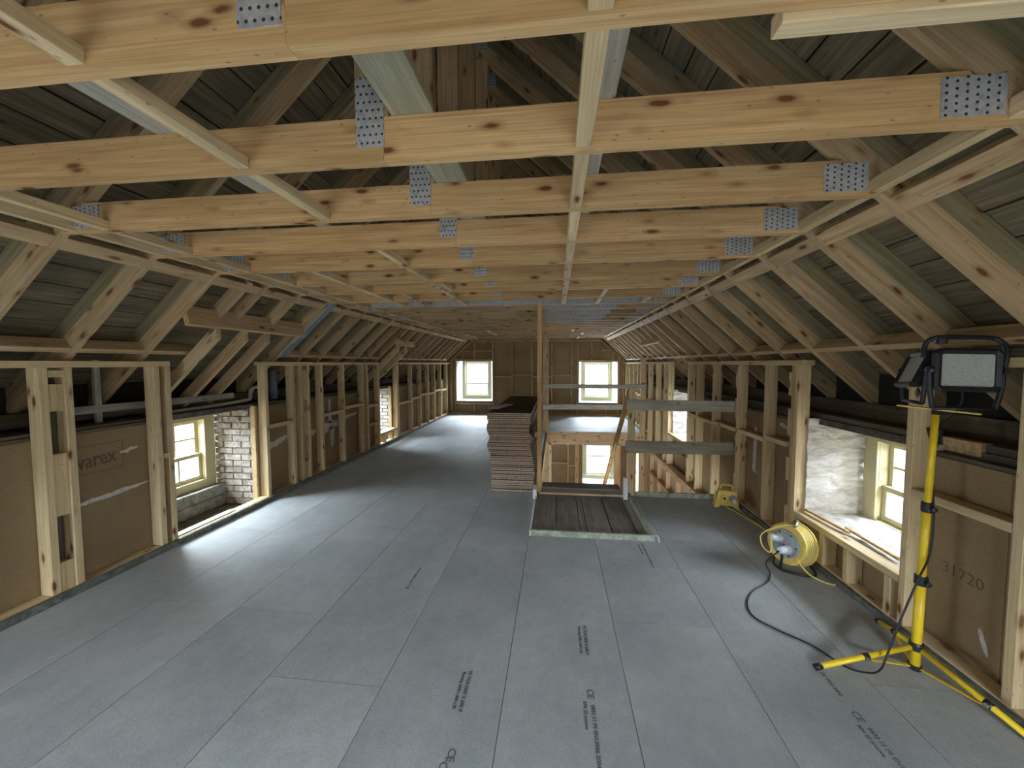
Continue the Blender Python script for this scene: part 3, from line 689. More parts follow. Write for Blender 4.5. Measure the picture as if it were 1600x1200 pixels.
# far wall
FY = 11.72
def fbox(name, x0, x1, z0, z1, d=.05, mat='pine_roof', label=None, y=FY): return box(name, wall_b, x0, x1, y, y+d, z0, z1, mat, label)
def roofz(x): # underside height at x
    xx = x if x < XC else mirX(x)
    return 1.66+(xx+3.31)*DZ/DX
def far_insul(x0, x1, z0, z1):
    pts = [(0, 0), (x1-x0, 0)]
    top1, top0 = min(z1, roofz(x1)+.15), min(z1, roofz(x0)+.15)
    pts += [(x1-x0, top1-z0)]
    if x0 < -2.5 < x1: pts.append((-2.5-x0, z1-z0))
    pts += [(0, top0-z0)]
    link('insulation_board', prism_mesh(pts, .05, M['insul']), frame((x0, FY+.055, z0), (1, 0, 0), (0, 1, 0), (0, 0, 1)), wall_b)
W1 = (-3.10, -1.95, .40, 1.66); W2 = (.68, 1.84, .38, 1.63); W3 = (.80, 1.85, -2.12, -.9)
for x0, x1, z0, z1 in ((-3.45, -3.105, 0, 2.6), (-3.10, -1.95, 0, .395), (-3.10, -1.95, 1.665, 2.6), (-1.945, -.75, 0, 2.6), (-.747, .45, 0, 2.6), (.452, .675, 0, 2.6), (.68, 1.84, 0, .375), (.68, 1.84, 1.635, 2.6), (1.845, 2.2, 0, 2.6),
   (-3.45, -1.2, -2.7, -.34), (-1.197, -.2, -2.7, -.34), (-.197, .795, -2.7, -.34), (.8, 1.85, -2.7, -2.125), (.8, 1.85, -.895, -.34), (1.853, 2.2, -2.7, -.34)):
    far_insul(x0, x1, z0, z1)
for x in (-1.94, -1.34, -.735, -.13, .46, .645, 1.845):
    fbox('stud', x-.022, x+.022, .05, min(2.28, roofz(x)), mat='pine_roof')
fbox('stud', -3.15, -3.105, .05, 1.75); fbox('stud', 1.98, 2.02, .05, 1.62); fbox('stud', -3.28, -3.235, .05, 1.65)
for x, za, zb in ((-2.52, 1.71, 2.28), (-2.52, .05, .35), (1.05, 1.68, 2.28), (1.05, .05, .33), (1.68, 1.68, 1.95), (1.5, .05, .33), (-2.9, 1.71, 1.98)):
    fbox('stud', x-.02, x+.02, za, zb)
for x0, x1, z in ((-1.9, -1.36, 1.17), (-1.31, -.76, 1.22), (-.71, -.15, 1.17), (-.1, .44, 1.22), (.49, .62, 1.17), (-2.5, -1.97, 1.96), (-2.85, -2.55, 1.96), (1.35, 1.65, 1.96)):
    fbox('nogging', x0, x1, z-.02, z+.02)
fbox('lintel_rail', -3.1, -1.95, 1.665, 1.71, .06, 'pine'); fbox('lintel_rail', .66, 1.86, 1.635, 1.68, .06, 'pine')
fbox('sill_rail', -3.1, -1.95, .31, .355, .06, 'pine_pale'); fbox('sill_rail', .66, 1.86, .29, .335, .06, 'pine_pale')
fbox('bottom_plate', -3.3, 2.0, 0, .045, .05, 'pine'); fbox('top_plate', -2.63, 1.34, 2.24, 2.285, .05, 'pine')
for side in 'LR':
    sg = 1 if side == 'L' else -1; X = (lambda v: v) if side == 'L' else mirX
    beam('raked_plate', wall_b, (X(-3.31), FY+.02, 1.63), (X(-2.63), FY+.02, 2.255), .045, .05, 'pine_roof', (0, 1, 0))
for x in (-.22, .375): fbox('stud', x-.02, x+.02, -2.65, -.35, mat='pink_wood')
fbox('stud', .58, .70, -2.65, -.35, mat='pine'); fbox('stud', 1.87, 1.95, -2.65, -.35, mat='pine')
fbox('nogging', -.2, .355, -1.50, -1.46, mat='pine'); fbox('nogging', .395, .58, -1.56, -1.52, mat='pine')
# far masonry around the windows
def wallgrid(par, y0, y1, wins, x0, x1, z0, z1, mat='stone'):
    xs = sorted({x0, x1, *[v for w_ in wins for v in w_[:2]]}); zs = sorted({z0, z1, *[v for w_ in wins for v in w_[2:]]})
    for a, b in zip(xs, xs[1:]):
        for c_, d_ in zip(zs, zs[1:]):
            mx_, mz_ = (a+b)/2, (c_+d_)/2
            if any(w_[0] < mx_ < w_[1] and w_[2] < mz_ < w_[3] for w_ in wins): continue
            box('masonry', par, a, b, y0, y1, c_, d_, mat, ch=.0005)
wallgrid(wall_b, FY+.11, 12.3, [W1, W2, W3], -4.15, 2.75, -2.8, 4.8)
wallgrid(wall_f, YB-.35, YB-.02, [W1, W2], -4.15, 2.75, -.3, 4.8, 'insul')  # rear window openings are unseen, added to carry the fill lamps
# pale reveals lining each far window opening
def reveals(par, w_, y0, y1, s=1):
    x0, x1, z0, z1 = w_; t_ = .012
    box('reveal_lining', par, x0, x0+t_, y0, y1, z0, z1, 'reveal'); box('reveal_lining', par, x1-t_, x1, y0, y1, z0, z1, 'reveal')
    box('reveal_lining', par, x0+t_, x1-t_, y0, y1, z0, z0+t_, 'reveal'); box('reveal_lining', par, x0+t_, x1-t_, y0, y1, z1-t_, z1, 'reveal')
for w_ in (W1, W2, W3): reveals(wall_b, w_, FY+.0, 12.15)

# ================================================================== WINDOWS
WN = [0]
def window(origin, xd, yd, W, H, arch, meet, cols_, rows_up, rows_lo, label=None, archb=None, jamb=.10):
    """origin lower-left of the clear opening seen from inside; xd right, yd outward (away from room)"""
    WN[0] += 1
    r = structure('window_%d' % WN[0], origin)
    X = Vector(xd); Y = Vector(yd); Z = Vector((0, 0, 1)); o = Vector(origin)
    def bx(name, x0, x1, y0, y1, z0, z1, mat, par=r, lab=None):
        dx, dz = x1-x0, z1-z0
        if dx >= dz: p, q, a, b = (x0, (y0+y1)/2, (z0+z1)/2), (x1, (y0+y1)/2, (z0+z1)/2), y1-y0, dz; up = Z
        else: p, q, a, b = ((x0+x1)/2, (y0+y1)/2, z0), ((x0+x1)/2, (y0+y1)/2, z1), dx, y1-y0; up = Y
        P = lambda v: o+X*v[0]+Y*v[1]+Z*v[2]
        xx = (P(q)-P(p)); L_ = xx.length; xx.normalize(); yy = up.cross(xx).normalized(); zz = xx.cross(yy)
        me = beam_mesh(L_, a, b, M[mat], .002); f_ = frame(P(p), xx, yy, zz)
        if par is r: return link(name, me, f_, r, lab)
        return sub(name, me, par.matrix_basis.inverted() @ Matrix.Translation(-o) @ f_, par, lab)
    A = arch; B = archb or arch
    bx('architrave', -A, 0, 0, .022, -B, H+A, 'cream'); bx('architrave', W, W+A, 0, .022, -B, H+A, 'cream')
    bx('architrave', 0, W, 0, .022, H, H+A, 'cream'); bx('architrave', 0, W, 0, .022, -B, 0, 'cream')
    t_ = .02
    bx('jamb_lining', -t_, 0, .022, jamb+.08, -t_, H+t_, 'cream'); bx('jamb_lining', W, W+t_, .022, jamb+.08, -t_, H+t_, 'cream')
    bx('head_lining', 0, W, .022, jamb+.08, H, H+t_, 'cream'); bx('sill_lining', 0, W, .022, jamb+.08, -t_, 0, 'cream')
    def sash(name, z0, z1, y0, rows):
        y1 = y0+.035; f = .04
        s = bx(name, .002, f, y0, y1, z0, z1, 'cream')
        bx('stile', W-f, W-.002, y0, y1, z0, z1, 'cream', s); bx('rail', f, W-f, y0, y1, z0, z0+f, 'cream', s); bx('rail', f, W-f, y0, y1, z1-f, z1, 'cream', s)
        iw, ih = (W-2*f)/cols_, (z1-z0-2*f)/rows
        for k in range(1, cols_): bx('glazing_bar', f+k*iw-.010, f+k*iw+.010, y0+.005, y1-.004, z0+f, z1-f, 'cream', s)
        for k in range(1, rows): bx('glazing_bar', f, W-f, y0+.006, y1-.005, z0+f+k*ih-.010, z0+f+k*ih+.010, 'cream', s)
        for a in range(cols_):
            for b in range(rows):
                bx('pane', f+a*iw+.008, f+(a+1)*iw-.008, y0+.016, y0+.019, z0+f+b*ih+.008, z0+f+(b+1)*ih-.008, 'glass', s)
    sash('lower_sash', .004, meet+.03, jamb-.05, rows_lo)
    sash('upper_sash', meet-.01, H-.004, jamb-.01, rows_up)
    for k in (.35, .65): bx('sash_lift', W*k-.02, W*k+.02, jamb-.065, jamb-.05, .02, .035, 'chrome')
    bx('sash_fastener', W/2-.03, W/2+.03, jamb-.06, jamb-.04, meet+.03, meet+.045, 'chrome')
    return r
window((-2.91, 12.13, .56), (1, 0, 0), (0, 1, 0), .76, 1.04, .10, .36, 3, 2, 1, archb=.13)
window((.87, 12.13, .53), (1, 0, 0), (0, 1, 0), .76, 1.04, .10, .36, 3, 2, 1, archb=.13)
window((-3.95, 3.14, .28), (0, 1, 0), (-1, 0, 0), .745, .68, .13, .27, 3, 2, 1, archb=.09)
window((-3.95, 6.97, .30), (0, 1, 0), (-1, 0, 0), .66, .70, .05, .27, 3, 2, 1, archb=.07)
window((2.535, 3.325, .33), (0, -1, 0), (1, 0, 0), .77, .63, .125, .25, 3, 2, 1, archb=.10)
window((2.535, 7.1, .36), (0, -1, 0), (1, 0, 0), .80, .62, .09, .25, 3, 2, 1, archb=.05)
window((.93, 12.13, -1.93), (1, 0, 0), (0, 1, 0), .80, 1.0, .09, .58, 3, 1, 2, archb=.13)
SC['built'] = 1
#PART2
PIPE = [(-3.62, 3.05, 1.125), (-3.62, 3.6, 1.135), (-3.62, 4.10, 1.155), (-3.62, 4.17, 1.18), (-3.62, 4.185, 1.26), (-3.62, 4.23, 1.295), (-3.62, 4.36, 1.30)]
CORD = [(1.80, 2.08, .5), (1.725, 2.07, .3), (1.665, 2.06, .12), (1.62, 2.04, .05)]
# ================================================================== HATCH, POSTS, RAILS
h = thing('floor_hatch', 'square of grey scaffold boards framed by a pale green strip, beside the stairwell', 'hatch', (.32, 4.0, 0))
for a, b, mt in ((-.222, .003, 'scaffold'), (.010, .234, 'scaffold'), (.241, .296, 'scaffold'), (.303, .526, 'scaffold'), (.536, .760, 'scaffold'), (.766, .862, 'greyboard')):
    box('plank', h, a, b, 3.482, 4.58, -.02, random.uniform(-.001, .003), mt, 'lighter timber strip' if mt == 'greyboard' else None)
box('gap_light_block', h, -.235, .868, 3.478, 4.6, -.045, -.03, 'dark'); box('bearer', h, -.23, .86, 3.5, 3.6, -.10, -.046, 'scaffold'); box('bearer', h, -.23, .86, 4.45, 4.55, -.10, -.046, 'scaffold')  # dark sheet added so light from below stays out of the plank gaps
box('cross_batten', h, -.20, .78, 4.583, 4.60, 0, .022, 'pine_pale', 'thin pale batten'); box('cross_board', h, -.21, .80, 4.602, 4.745, 0, .018, 'greyboard')
box('cross_board', h, -.17, .79, 4.75, 4.96, .002, .034, 'scaffold')
bumpy('edge_strip', h, (-.235, 3.452, -.001), (1.11, 0, 0), (0, 0, .052), 40, 3, .004, 'foam', 'pale green front strip', 21, thick=.022)
bumpy('edge_strip', h, (-.238, 4.74, -.001), (0, -1.29, 0), (0, 0, .046), 30, 2, .002, 'white_paint', None, 22, thick=.010)
bumpy('edge_strip', h, (.868, 4.66, -.001), (0, -1.20, 0), (0, 0, .056), 34, 3, .004, 'foam', None, 23, thick=-.022)
tube('torn_film', h, smooth_path([(.875, 3.47, .045), (.90, 3.455, .05), (.905, 3.44, .03), (.912, 3.43, .004)], 4), .006, 'white_pl', 6)
box('toe_board', h, -.262, -.222, 4.40, 4.56, 0, .115, 'white_paint', 'short white painted board on edge'); 
box('toe_board', h, .785, .832, 4.50, 4.56, 0, .25, 'white_paint', 'upright white painted board end')
st = thing('edge_upstand', 'low pale green strip standing along the near edge of the stairwell', 'edging', (1.4, 4.64, 0))
bumpy('edge_strip', st, (.905, 4.628, 0), (.955, 0, 0), (0, 0, .055), 36, 3, .004, 'foam', None, 25, thick=.02)
p = thing('timber_post', 'slim yellowish timber post rising from the hatch corner to the ceiling', 'post', (-.195, 4.63, 0))
box('shaft', p, -.222, -.172, 4.60, 4.70, .023, 2.283, 'pine')
p = thing('timber_post', 'thicker pine post rising out of the stairwell at its far left corner', 'post', (-.225, 8.86, -2.7))
box('shaft', p, -.30, -.165, 8.80, 8.90, -2.7, 2.283, 'pine_roof'); box('packer', p, -.165, -.10, 8.84, 8.90, -2.7, -.3, 'pine_pale')
p = thing('timber_post', 'tall post in the far right corner of the stairwell, behind the grey rails', 'post', (1.935, 8.86, -.3))
box('shaft', p, 1.88, 1.99, 8.83, 8.92, -2.7, 1.70, 'pine_roof')
p = thing('timber_post', 'post standing in the room below, right of the lower window', 'post', (1.395, 8.9, -2.7))
box('shaft', p, 1.34, 1.45, 8.88, 8.98, -2.7, -.275, 'pine')
g = thing('guard_rail', 'near guard rail of two wide grey boards across the stairwell', 'guard rail', (.88, 4.59, 0))
box('post', g, .842, .915, 4.575, 4.622, .02, 1.30, 'pine_pale', 'pale upright post')
beam('rail', g, (.815, 4.563, 1.10), (1.995, 4.563, 1.09), .022, .125, 'greyboard'); beam('rail', g, (.81, 4.563, .607), (1.995, 4.563, .612), .022, .145, 'greyboard')
g = thing('guard_rail', 'far guard rail of two greyish boards in front of the end window', 'guard rail', (.8, 8.79, 0))
beam('rail', g, (-.30, 8.785, 1.06), (1.99, 8.785, 1.06), .022, .095, 'greyboard'); beam('rail', g, (-.30, 8.785, .585), (1.6, 8.785, .595), .022, .115, 'greyboard')
b_ = tube('diagonal_brace', None, [(.865, 4.65, 1.25), (.76, 6.3, -.52)], .032, 'pine', 8); tag(b_, 'diagonal timber brace sloping down into the stairwell from the near rail post', 'brace')

# ================================================================== STACK OF SHEETS
NB = 42; pitch = .976/NB
prof = [(.0, .01), (.1, .0), (.25, .0), (.40, -.01), (.5, -.03), (.56, -.055), (.6, -.05), (.68, -.02), (.75, -.045), (.82, -.06), (.86, -.05), (.9, -.04), (.95, -.06), (1, -.045)]
def pf(t):
    for (a, x), (b, y) in zip(prof, prof[1:]):
        if a <= t <= b: return x+(y-x)*(t-a)/(b-a)
    return prof[-1][1]
def sheet_mesh(W, L, t):
    me = beam_mesh(L, W, t, M['edge'], .003); me.materials.append(M['sheet'])
    for pl in me.polygons:
        if pl.normal.z > .9: pl.material_index = 1
    return me
for k in range(NB):
    z = k*pitch; t_ = k/(NB-1); x0 = -.795+pf(t_)+random.uniform(-.006, .006); wd = .535+random.uniform(-.012, .008)
    if k in (9, 10): wd += .015
    a = random.uniform(-.004, .004); y0 = 4.655+random.uniform(-.012, .014)
    o = link('fibre_sheet', sheet_mesh(wd, 2.42, pitch-random.uniform(.003, .008)), Matrix.Translation((x0+wd/2, y0, z+pitch/2)) @ Matrix.Rotation(math.pi/2+a, 4, 'Z') @ Matrix.Rotation(random.uniform(-.003, .003), 4, 'X'), None)
    if k == NB-1: tag(o, 'topmost sheet of the tall brown stack, dark face up with papers on it', 'board', 'brown sheets in the tall stack')
    else: tag(o, 'ragged-edged brown sheet in the tall stack beside the timber post', 'board', 'brown sheets in the tall stack')
pp = thing('paper_sheaf', 'open pale lilac papers lying on top of the brown stack', 'papers', (-.77, 5.35, .98))
pv = [(-.90, 5.05), (-.76, 4.98), (-.64, 5.42), (-.78, 5.5)]
for i in range(3):
    me = prism_mesh([(x+.77+i*.02, y-5.35+i*.02) for x, y in pv], .004, M['paper'])
    link('sheet', me, frame((-.77, 5.35, .979+.005*i+.0045), (1, 0, 0), (0, 0, -1), (0, 1, 0)), pp)
tf = thing('timber_offcut', 'pale-ended length of timber lying along the side of the brown stack', 'timber', (-.25, 4.75, .69))
beam('length', tf, (-.243, 4.72, .70), (-.25, 6.9, 1.02), .035, .07, 'pine_roof'); beam('end_face', tf, (-.243, 4.716, .699), (-.243, 4.719, .6995), .033, .02, 'pine_pale')

# ================================================================== PIPES AT THE LEFT RECESS
pp = thing('waste_pipe', 'white plastic waste pipe with an elbow over the left window recess', 'pipe', (-3.62, 3.3, 1.2))
tube('pipe_run', pp, smooth_path(PIPE, 5), .021, 'pipe', 10)
tube('elbow_socket', pp, [PIPE[-3], Vector(PIPE[-3])+(Vector(PIPE[-2])-Vector(PIPE[-3]))*.45], .028, 'pipe', 10); tube('end_socket', pp, [Vector(PIPE[-1])-Vector((0, .05, 0)), PIPE[-1]], .027, 'pipe', 10)
dd = thing('sloping_duct', 'dark blue-grey duct lying in the slope between two left rafters', 'duct', (-3.0, 4.37, 1.9))
f1 = slopeframe('L', .0, 4.355, .045); f2 = slopeframe('L', 1.0, 4.355, .045)
beam('duct_body', dd, f1.to_translation(), f2.to_translation(), .125, .09, 'duct', f1.col[2].to_3d(), ch=.02)
beam('edge_trim', dd, slopeframe('L', .25, 4.285, .0).to_translation(), slopeframe('L', 1.0, 4.285, .0).to_translation(), .008, .01, 'pipe', label='pale edge strip')
vp = thing('soil_pipe', 'dark vertical pipe behind the studs right of the left window recess', 'pipe', (-3.6, 4.35, 1.1))
tube('pipe_run', vp, [(-3.55, 4.47, 1.14), (-3.55, 4.47, 1.5)], .045, 'duct', 14); tube('collar', vp, [(-3.55, 4.47, 1.2), (-3.55, 4.47, 1.26)], .055, 'duct', 14)

# ================================================================== YELLOW TRANSFORMER
def P(o, v): return (o[0]+v[0], o[1]+v[1], o[2]+v[2])
t = thing('site_transformer', 'yellow portable site transformer with two sockets by the stairwell edge', 'transformer', (1.87, 4.42, 0))
O = Vector((1.87, 4.40, 0)); ya = math.radians(-16); fx = Vector((math.cos(ya), math.sin(ya), 0)); fy = Vector((-math.sin(ya), math.cos(ya), 0))
def lf(x, y, z): return O+fx*x+fy*y+Vector((0, 0, z))
poly = [(-.125, 0), (-.085, 0), (-.06, .03), (.06, .03), (.085, 0), (.125, 0), (.085, .185), (.075, .195), (-.075, .195), (-.085, .185)]
link('casing', prism_mesh(poly, .13, M['yellow_dull']), frame(lf(0, -.065, 0), fx, fy, (0, 0, 1)), t)
for s in (-1, 1): link('end_cheek', prism_mesh([(-.05, 0), (-.03, .04), (.03, .04), (.05, 0), (.06, .0), (.05, .17), (-.05, .17), (-.06, 0)], .006, M['yellow']), frame(lf(s*.112-.003, 0, 0), fy, fx, (0, 0, 1)) @ Matrix.Rotation(0, 4, 'X'), t)
tube('handle', t, smooth_path([lf(-.055, 0, .19), lf(-.05, 0, .235), lf(0, 0, .243), lf(.05, 0, .235), lf(.055, 0, .19)], 5), .009, 'yellow_cord', 8)
for i, x in enumerate((-.028, .052)):
    sk = link('socket', lathe_mesh([(.0, 0), (.034, 0), (.034, .018), (.028, .03), (.028, .042), (.0, .042)], M['yellow_cord' if i == 0 else 'grey_pl'], 18), axis_frame(lf(x, -.06, .12), -fy), t, 'yellow round socket' if i == 0 else 'socket with a pale blue plug')
    sub('socket_core', lathe_mesh([(0, .042), (.014, .042), (.014, .046), (0, .046)], M['black'], 12), Matrix.Identity(4), sk)
link('plug', lathe_mesh([(0, .04), (.022, .04), (.026, .06), (.022, .085), (.01, .1), (0, .1)], M['white_pl'], 14), axis_frame(lf(.052, -.06, .12), -fy+Vector((.3, 0, -.2))), t)
box('rating_plate', t, 1.755, 1.757, 4.385, 4.42, .11, .15, 'grey_pl', ch=.0002)

# ================================================================== CABLE REEL
r = thing('cable_reel', 'yellow cable reel with pale blue plugs standing on the floor by the window ledge', 'cable reel', (1.86, 3.14, 0))
n = Vector((-.90, -.40, .14)).normalized(); C0 = Vector((1.865, 3.15, .178))
A0 = axis_frame(C0, n)
link('back_flange', lathe_mesh([(.05, -.004), (.160, -.004), (.164, 0), (.164, .006), (.158, .010), (.05, .010)], M['yellow_dull'], 36), A0, r)
link('front_flange', lathe_mesh([(.05, .100), (.148, .100), (.152, .104), (.152, .112), (.140, .116), (.115, .112), (.05, .112)], M['yellow_dull'], 36), A0, r)
link('core', lathe_mesh([(.02, .0), (.075, .0), (.075, .105), (.02, .105)], M['grey_pl'], 24), A0, r)
link('socket_plate', lathe_mesh([(.01, .112), (.105, .112), (.108, .12), (.100, .13), (.085, .128), (.08, .135), (.01, .135)], M['grey_pl'], 30), A0, r, 'round grey socket plate')
for k in range(4):
    for q in range(5):
        pts = [A0 @ Vector(((.150-.012*k+.002*math.sin(3*a+q))*math.cos(a), (.150-.012*k)*math.sin(a), .018+.019*q+.004*math.sin(2*a+k))) for a in [2*math.pi*j/28 for j in range(28)]]
        if k < 2: tube('cord_turn', r, pts, .0062, 'yellow_cord', 6, closed=True)
for i, (a, rr) in enumerate(((2.5, .052), (5.6, .045))):
    base = A0 @ Vector((rr*math.cos(a), rr*math.sin(a), .132)); d = (n+Vector((-.2, -.25, .05 if i else .15))).normalized()
    link('plug', lathe_mesh([(0, -.01), (.034, -.01), (.034, .02), (.030, .05), (.026, .09), (.016, .105), (0, .105)], M['white_pl'], 16), axis_frame(base, d), r, 'pale blue plug')
    sub0 = None
    if i == 1: PLUG_END = base+d*.105
    else: PL0 = base+d*.105
for k in range(6):
    a = k*1.05; link('socket_screw', lathe_mesh([(0, .128), (.006, .128), (.006, .137), (0, .137)], M['black'], 8), A0 @ Matrix.Translation((.09*math.cos(a), .09*math.sin(a), 0)), r)
tube('stand', r, smooth_path([C0+Vector((.03, .15, -.165)), C0+Vector((.10, .02, -.168)), C0+Vector((.04, -.16, -.168)), C0+Vector((-.13, -.12, -.168)), C0+Vector((-.16, .0, -.166)), C0+Vector((-.09, .12, -.166))], 6), .009, 'black', 8)
tube('stand_leg', r, [C0+Vector((.04, 0, 0)), C0+Vector((.09, .0, -.165))], .009, 'black', 8); tube('stand_leg', r, [C0+n*.13, C0+Vector((-.14, -.05, -.167))], .009, 'black', 8)
tube('top_handle', r, smooth_path([C0+Vector((0, .03, .16)), C0+Vector((-.02, -.03, .185)), C0+Vector((-.07, -.09, .175))], 5), .015, 'chrome', 10)
tube('cord_loop', r, smooth_path([C0+Vector((-.05, -.06, .175)), C0+Vector((-.16, -.05, .15)), C0+Vector((-.27, -.03, .08)), C0+Vector((-.28, -.06, .0)), C0+Vector((-.24, -.10, -.03)), PL0], 6), .006, 'yellow_cord', 6)
tube('cord_loop', r, smooth_path([C0+Vector((-.08, -.14, -.05)), C0+Vector((-.02, -.2, -.14)), C0+Vector((.10, -.26, -.171)), C0+Vector((.16, -.15, -.171)), C0+Vector((.13, .0, -.165))], 6), .006, 'yellow_cord', 6)
sl = tube('supply_lead', None, smooth_path([C0+Vector((-.05, .1, -.12)), (1.93, 3.45, .01), (1.965, 3.72, .008), (1.955, 3.89, .008), (1.93, 4.04, .008), (1.90, 4.22, .008), (1.86, 4.34, .012), (1.87, 4.36, .05)], 6), .0055, 'yellow_cord', 6); tag(sl, 'yellow lead on the floor from the reel to the transformer, nearer the viewer', 'cord')
sl = tube('supply_lead', None, smooth_path([C0+Vector((.0, .12, -.1)), (1.95, 3.5, .01), (1.972, 3.8, .008), (1.965, 4.0, .008), (1.95, 4.2, .008), (1.93, 4.33, .05)], 6), .0055, 'yellow_cord', 6); tag(sl, 'second yellow lead between reel and transformer, closer to the wall', 'cord')

# ================================================================== TRIPOD WORK LIGHT
t = thing('tripod_work_light', 'yellow tripod stand carrying two black site floodlights at the right', 'work light', (1.85, 2.13, 0))
B = Vector((1.85, 2.13, 0))
tube('lower_tube', t, [B+Vector((0, 0, .012)), B+Vector((.008, 0, .50))], .0205, 'yellow', 20)
tube('middle_tube', t, [B+Vector((.008, 0, .48)), B+Vector((.016, 0, .88))], .0175, 'yellow', 20)
tube('upper_tube', t, [B+Vector((.016, 0, .86)), B+Vector((.030, 0, 1.335))], .0145, 'yellow', 20)
for z, rr, x in ((.475, .025, .008), (.855, .022, .016)):
    cl = link('collar', lathe_mesh([(0, -.025), (rr, -.025), (rr+.002, -.02), (rr+.002, .02), (rr, .025), (0, .025)], M['black'], 20), Matrix.Translation(B+Vector((x, 0, z))), t)
    sub('clamp_knob', lathe_mesh([(0, 0), (.009, 0), (.012, .012), (.012, .024), (0, .026)], M['black'], 12), axis_frame((0, -rr, 0), (-.2, -1, 0)), cl)
hub = link('hub', lathe_mesh([(0, -.02), (.027, -.02), (.03, -.012), (.03, .012), (.027, .02), (0, .02)], M['black'], 20), Matrix.Translation(B+Vector((.003, 0, .125))), t)
hub2 = link('lower_hub', lathe_mesh([(0, -.012), (.026, -.012), (.028, .012), (0, .014)], M['black'], 20), Matrix.Translation(B+Vector((0, 0, .014))), t)
for f_, kt in (((1.34, 2.07, .012), .50), ((1.975, 1.60, .012), .52), ((1.955, 2.50, .012), .5)):
    F = Vector(f_); S = B+Vector((0, 0, .125)); d = (F-S); d0 = d.normalized(); S1 = S+d0*.03
    tube('leg', t, [S1, F], .0135, 'yellow', 12); tube('foot_cap', t, [F-d0*.03, F+d0*.004], .0155, 'black', 12)
    K = S+d*kt; D_ = B+Vector((0, 0, .014)); dd_ = (K-D_).normalized()
    beam('strut', t, D_+dd_*.03, K-Vector((0, 0, .012)), .016, .005, 'yellow')
    kn = tube('leg_clamp', t, [K-d0*.014, K+d0*.014], .0165, 'black', 12)
    side = d0.cross(Vector((0, 0, 1))).normalized(); side = side if side.y < 0 else -side
    sub('clamp_bolt', lathe_mesh([(0, 0), (.011, 0), (.009, .008), (0, .01)], M['chrome'], 12), kn.matrix_basis.inverted() @ Matrix.Translation(-B) @ axis_frame(K+side*.016, side), kn)
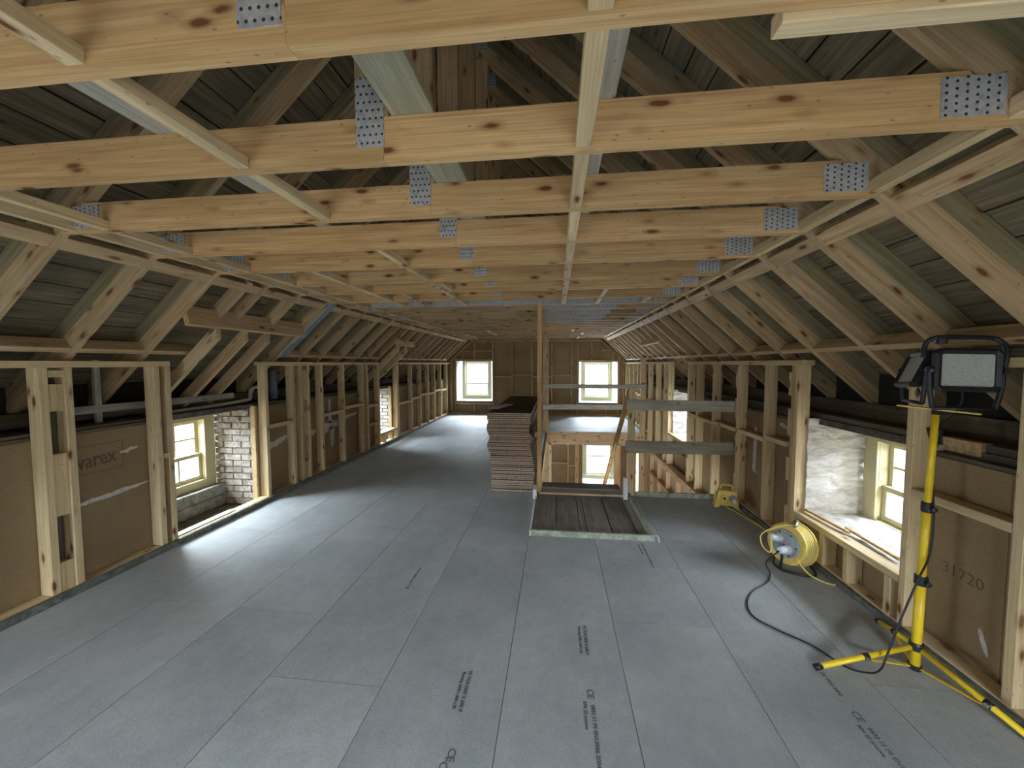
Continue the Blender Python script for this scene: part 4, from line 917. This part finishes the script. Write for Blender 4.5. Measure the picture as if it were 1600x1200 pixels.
# cross bar
bl, br_ = Vector((1.775, 2.215, 1.362)), Vector((1.955, 2.0, 1.345))
beam('cross_bar', t, bl, br_, .045, .008, 'yellow_dull')
beam('bar_clamp', t, B+Vector((.005, -.02, 1.338)), B+Vector((.06, -.02, 1.335)), .03, .02, 'black')
def lamp(center, nrm, up, w_, h_, pivot_drop, lab, handle):
    nrm = Vector(nrm).normalized(); up = Vector(up); up = (up-nrm*up.dot(nrm)).normalized(); rt = up.cross(nrm).normalized()
    F = frame(center, rt, up, nrm)      # local x right, y up, z out of the glass
    def L(x, y, z): return F @ Vector((x, y, z))
    W_, H_ = w_/2, h_/2
    def rr(W, H, z, c): return [(-W+c, -H, z), (W-c, -H, z), (W, -H+c, z), (W, H-c, z), (W-c, H, z), (-W+c, H, z), (-W, H-c, z), (-W, -H+c, z)]
    rings = [rr(W_*.72, H_*.72, -.055, .01), rr(W_*.9, H_*.9, -.02, .015), rr(W_, H_, -.008, .02), rr(W_, H_, .012, .02), rr(W_*.93, H_*.92, .02, .018), rr(W_*.80, H_*.76, .014, .006), rr(W_*.78, H_*.74, .002, .006)]
    vs = [v for q in rings for v in q]; fs = [tuple(range(7, -1, -1))]
    for i in range(len(rings)-1):
        for k in range(8): fs.append((i*8+k, i*8+(k+1) % 8, (i+1)*8+(k+1) % 8, (i+1)*8+k))
    fs.append(tuple(range((len(rings)-1)*8, len(rings)*8)))
    hd = link('lamp_housing', mesh_of(vs, fs, M['black']), F, t, lab)
    me = beam_mesh(w_*.79, h_*.75, .004, M['lens'], .004); sub('glass', me, Matrix.Translation((-w_*.395, 0, .006)), hd, 'frosted grey lamp glass')
    for k in range(7): sub('cooling_fin', beam_mesh(h_*.7, .004, .02, M['black'], .001), Matrix.Translation((-W_*.6+k*W_*.2, -H_*.7, -.062)) @ Matrix.Rotation(math.pi/2, 4, 'Z'), hd)
    for s in (-1, 1):
        pv = L(s*(W_+.012), 0, 0); ft = Vector((pv.x*.85+center[0]*.15, pv.y*.85+center[1]*.15, center[2]-pivot_drop))
        tube('bracket_arm', t, smooth_path([pv, (pv+ft)/2+(pv-Vector(center))*.04, ft], 4), .010, 'black', 8)
        link('pivot_knob', lathe_mesh([(0, 0), (.018, 0), (.02, .008), (.016, .018), (0, .02)], M['black'], 14), axis_frame(L(s*(W_+.002), 0, 0), rt*s), t)
    ftl = [Vector((L(q*(W_+.012), 0, 0).x*.85+center[0]*.15, L(q*(W_+.012), 0, 0).y*.85+center[1]*.15, center[2]-pivot_drop)) for q in (-1, 1)]
    tube('bracket_foot', t, ftl, .009, 'black', 8)
    if handle:
        tube('carry_handle', t, smooth_path([L(W_+.02, .0, -.01), L(W_+.025, H_*.9, -.005), L(W_+.018, H_*1.35, -.02), L(W_*.85, H_*1.55, -.03), L(0, H_*1.58, -.03), L(-W_*.7, H_*1.55, -.03), L(-W_*.95, H_*1.3, -.05), L(-W_*1.02, H_*.6, -.05)], 6), .0105, 'black', 10)
        link('handle_grip', lathe_mesh([(0, -.02), (.02, -.02), (.022, .0), (.02, .02), (0, .02)], M['black'], 12), axis_frame(L(-W_*.6, H_*1.45, -.03), up), t)
lamp((1.848, 1.967, 1.548), (-.08, -1, .04), (.03, .05, 1), .2546, .195, .175, 'right floodlight, facing the viewer', True)
lamp((1.85, 2.225, 1.545), (-.87, .33, .36), (-.1, .1, 1), .21, .19, .165, 'left floodlight, turned aside', False)
tube('lamp_flex', t, smooth_path([(1.87, 2.0, 1.46), (1.89, 2.02, 1.40), (1.905, 2.07, 1.345), (1.93, 2.13, 1.30), (1.905, 2.15, 1.25)], 5), .0045, 'blackcord', 6)
tube('lamp_flex', t, smooth_path([(1.81, 2.15, 1.45), (1.82, 2.14, 1.42), (1.835, 2.14, 1.38)], 4), .0045, 'blackcord', 6)
link('junction_cone', lathe_mesh([(0, -.055), (.009, -.055), (.02, -.01), (.032, .045), (.03, .05), (0, .05)], M['black'], 14), Matrix.Translation((1.895, 2.145, 1.205)), t)
pc = tube('power_cord', None, smooth_path([(1.893, 2.145, 1.15), (1.885, 2.135, 1.0), (1.880, 2.11, .80), (1.862, 2.10, .62)]+CORD+[(1.56, 2.03, .035), (1.50, 2.10, .006), (1.43, 2.24, .006), (1.31, 2.35, .006), (1.23, 2.46, .006), (1.25, 2.59, .006), (1.35, 2.74, .006), (1.52, 2.88, .006), (1.60, 3.0, .012), (1.60, 3.06, .06), PLUG_END-Vector((0, 0, .004))], 7), .0048, 'blackcord', 6); tag(pc, 'black power cord curling over the floor from the work light to the yellow reel', 'cord')
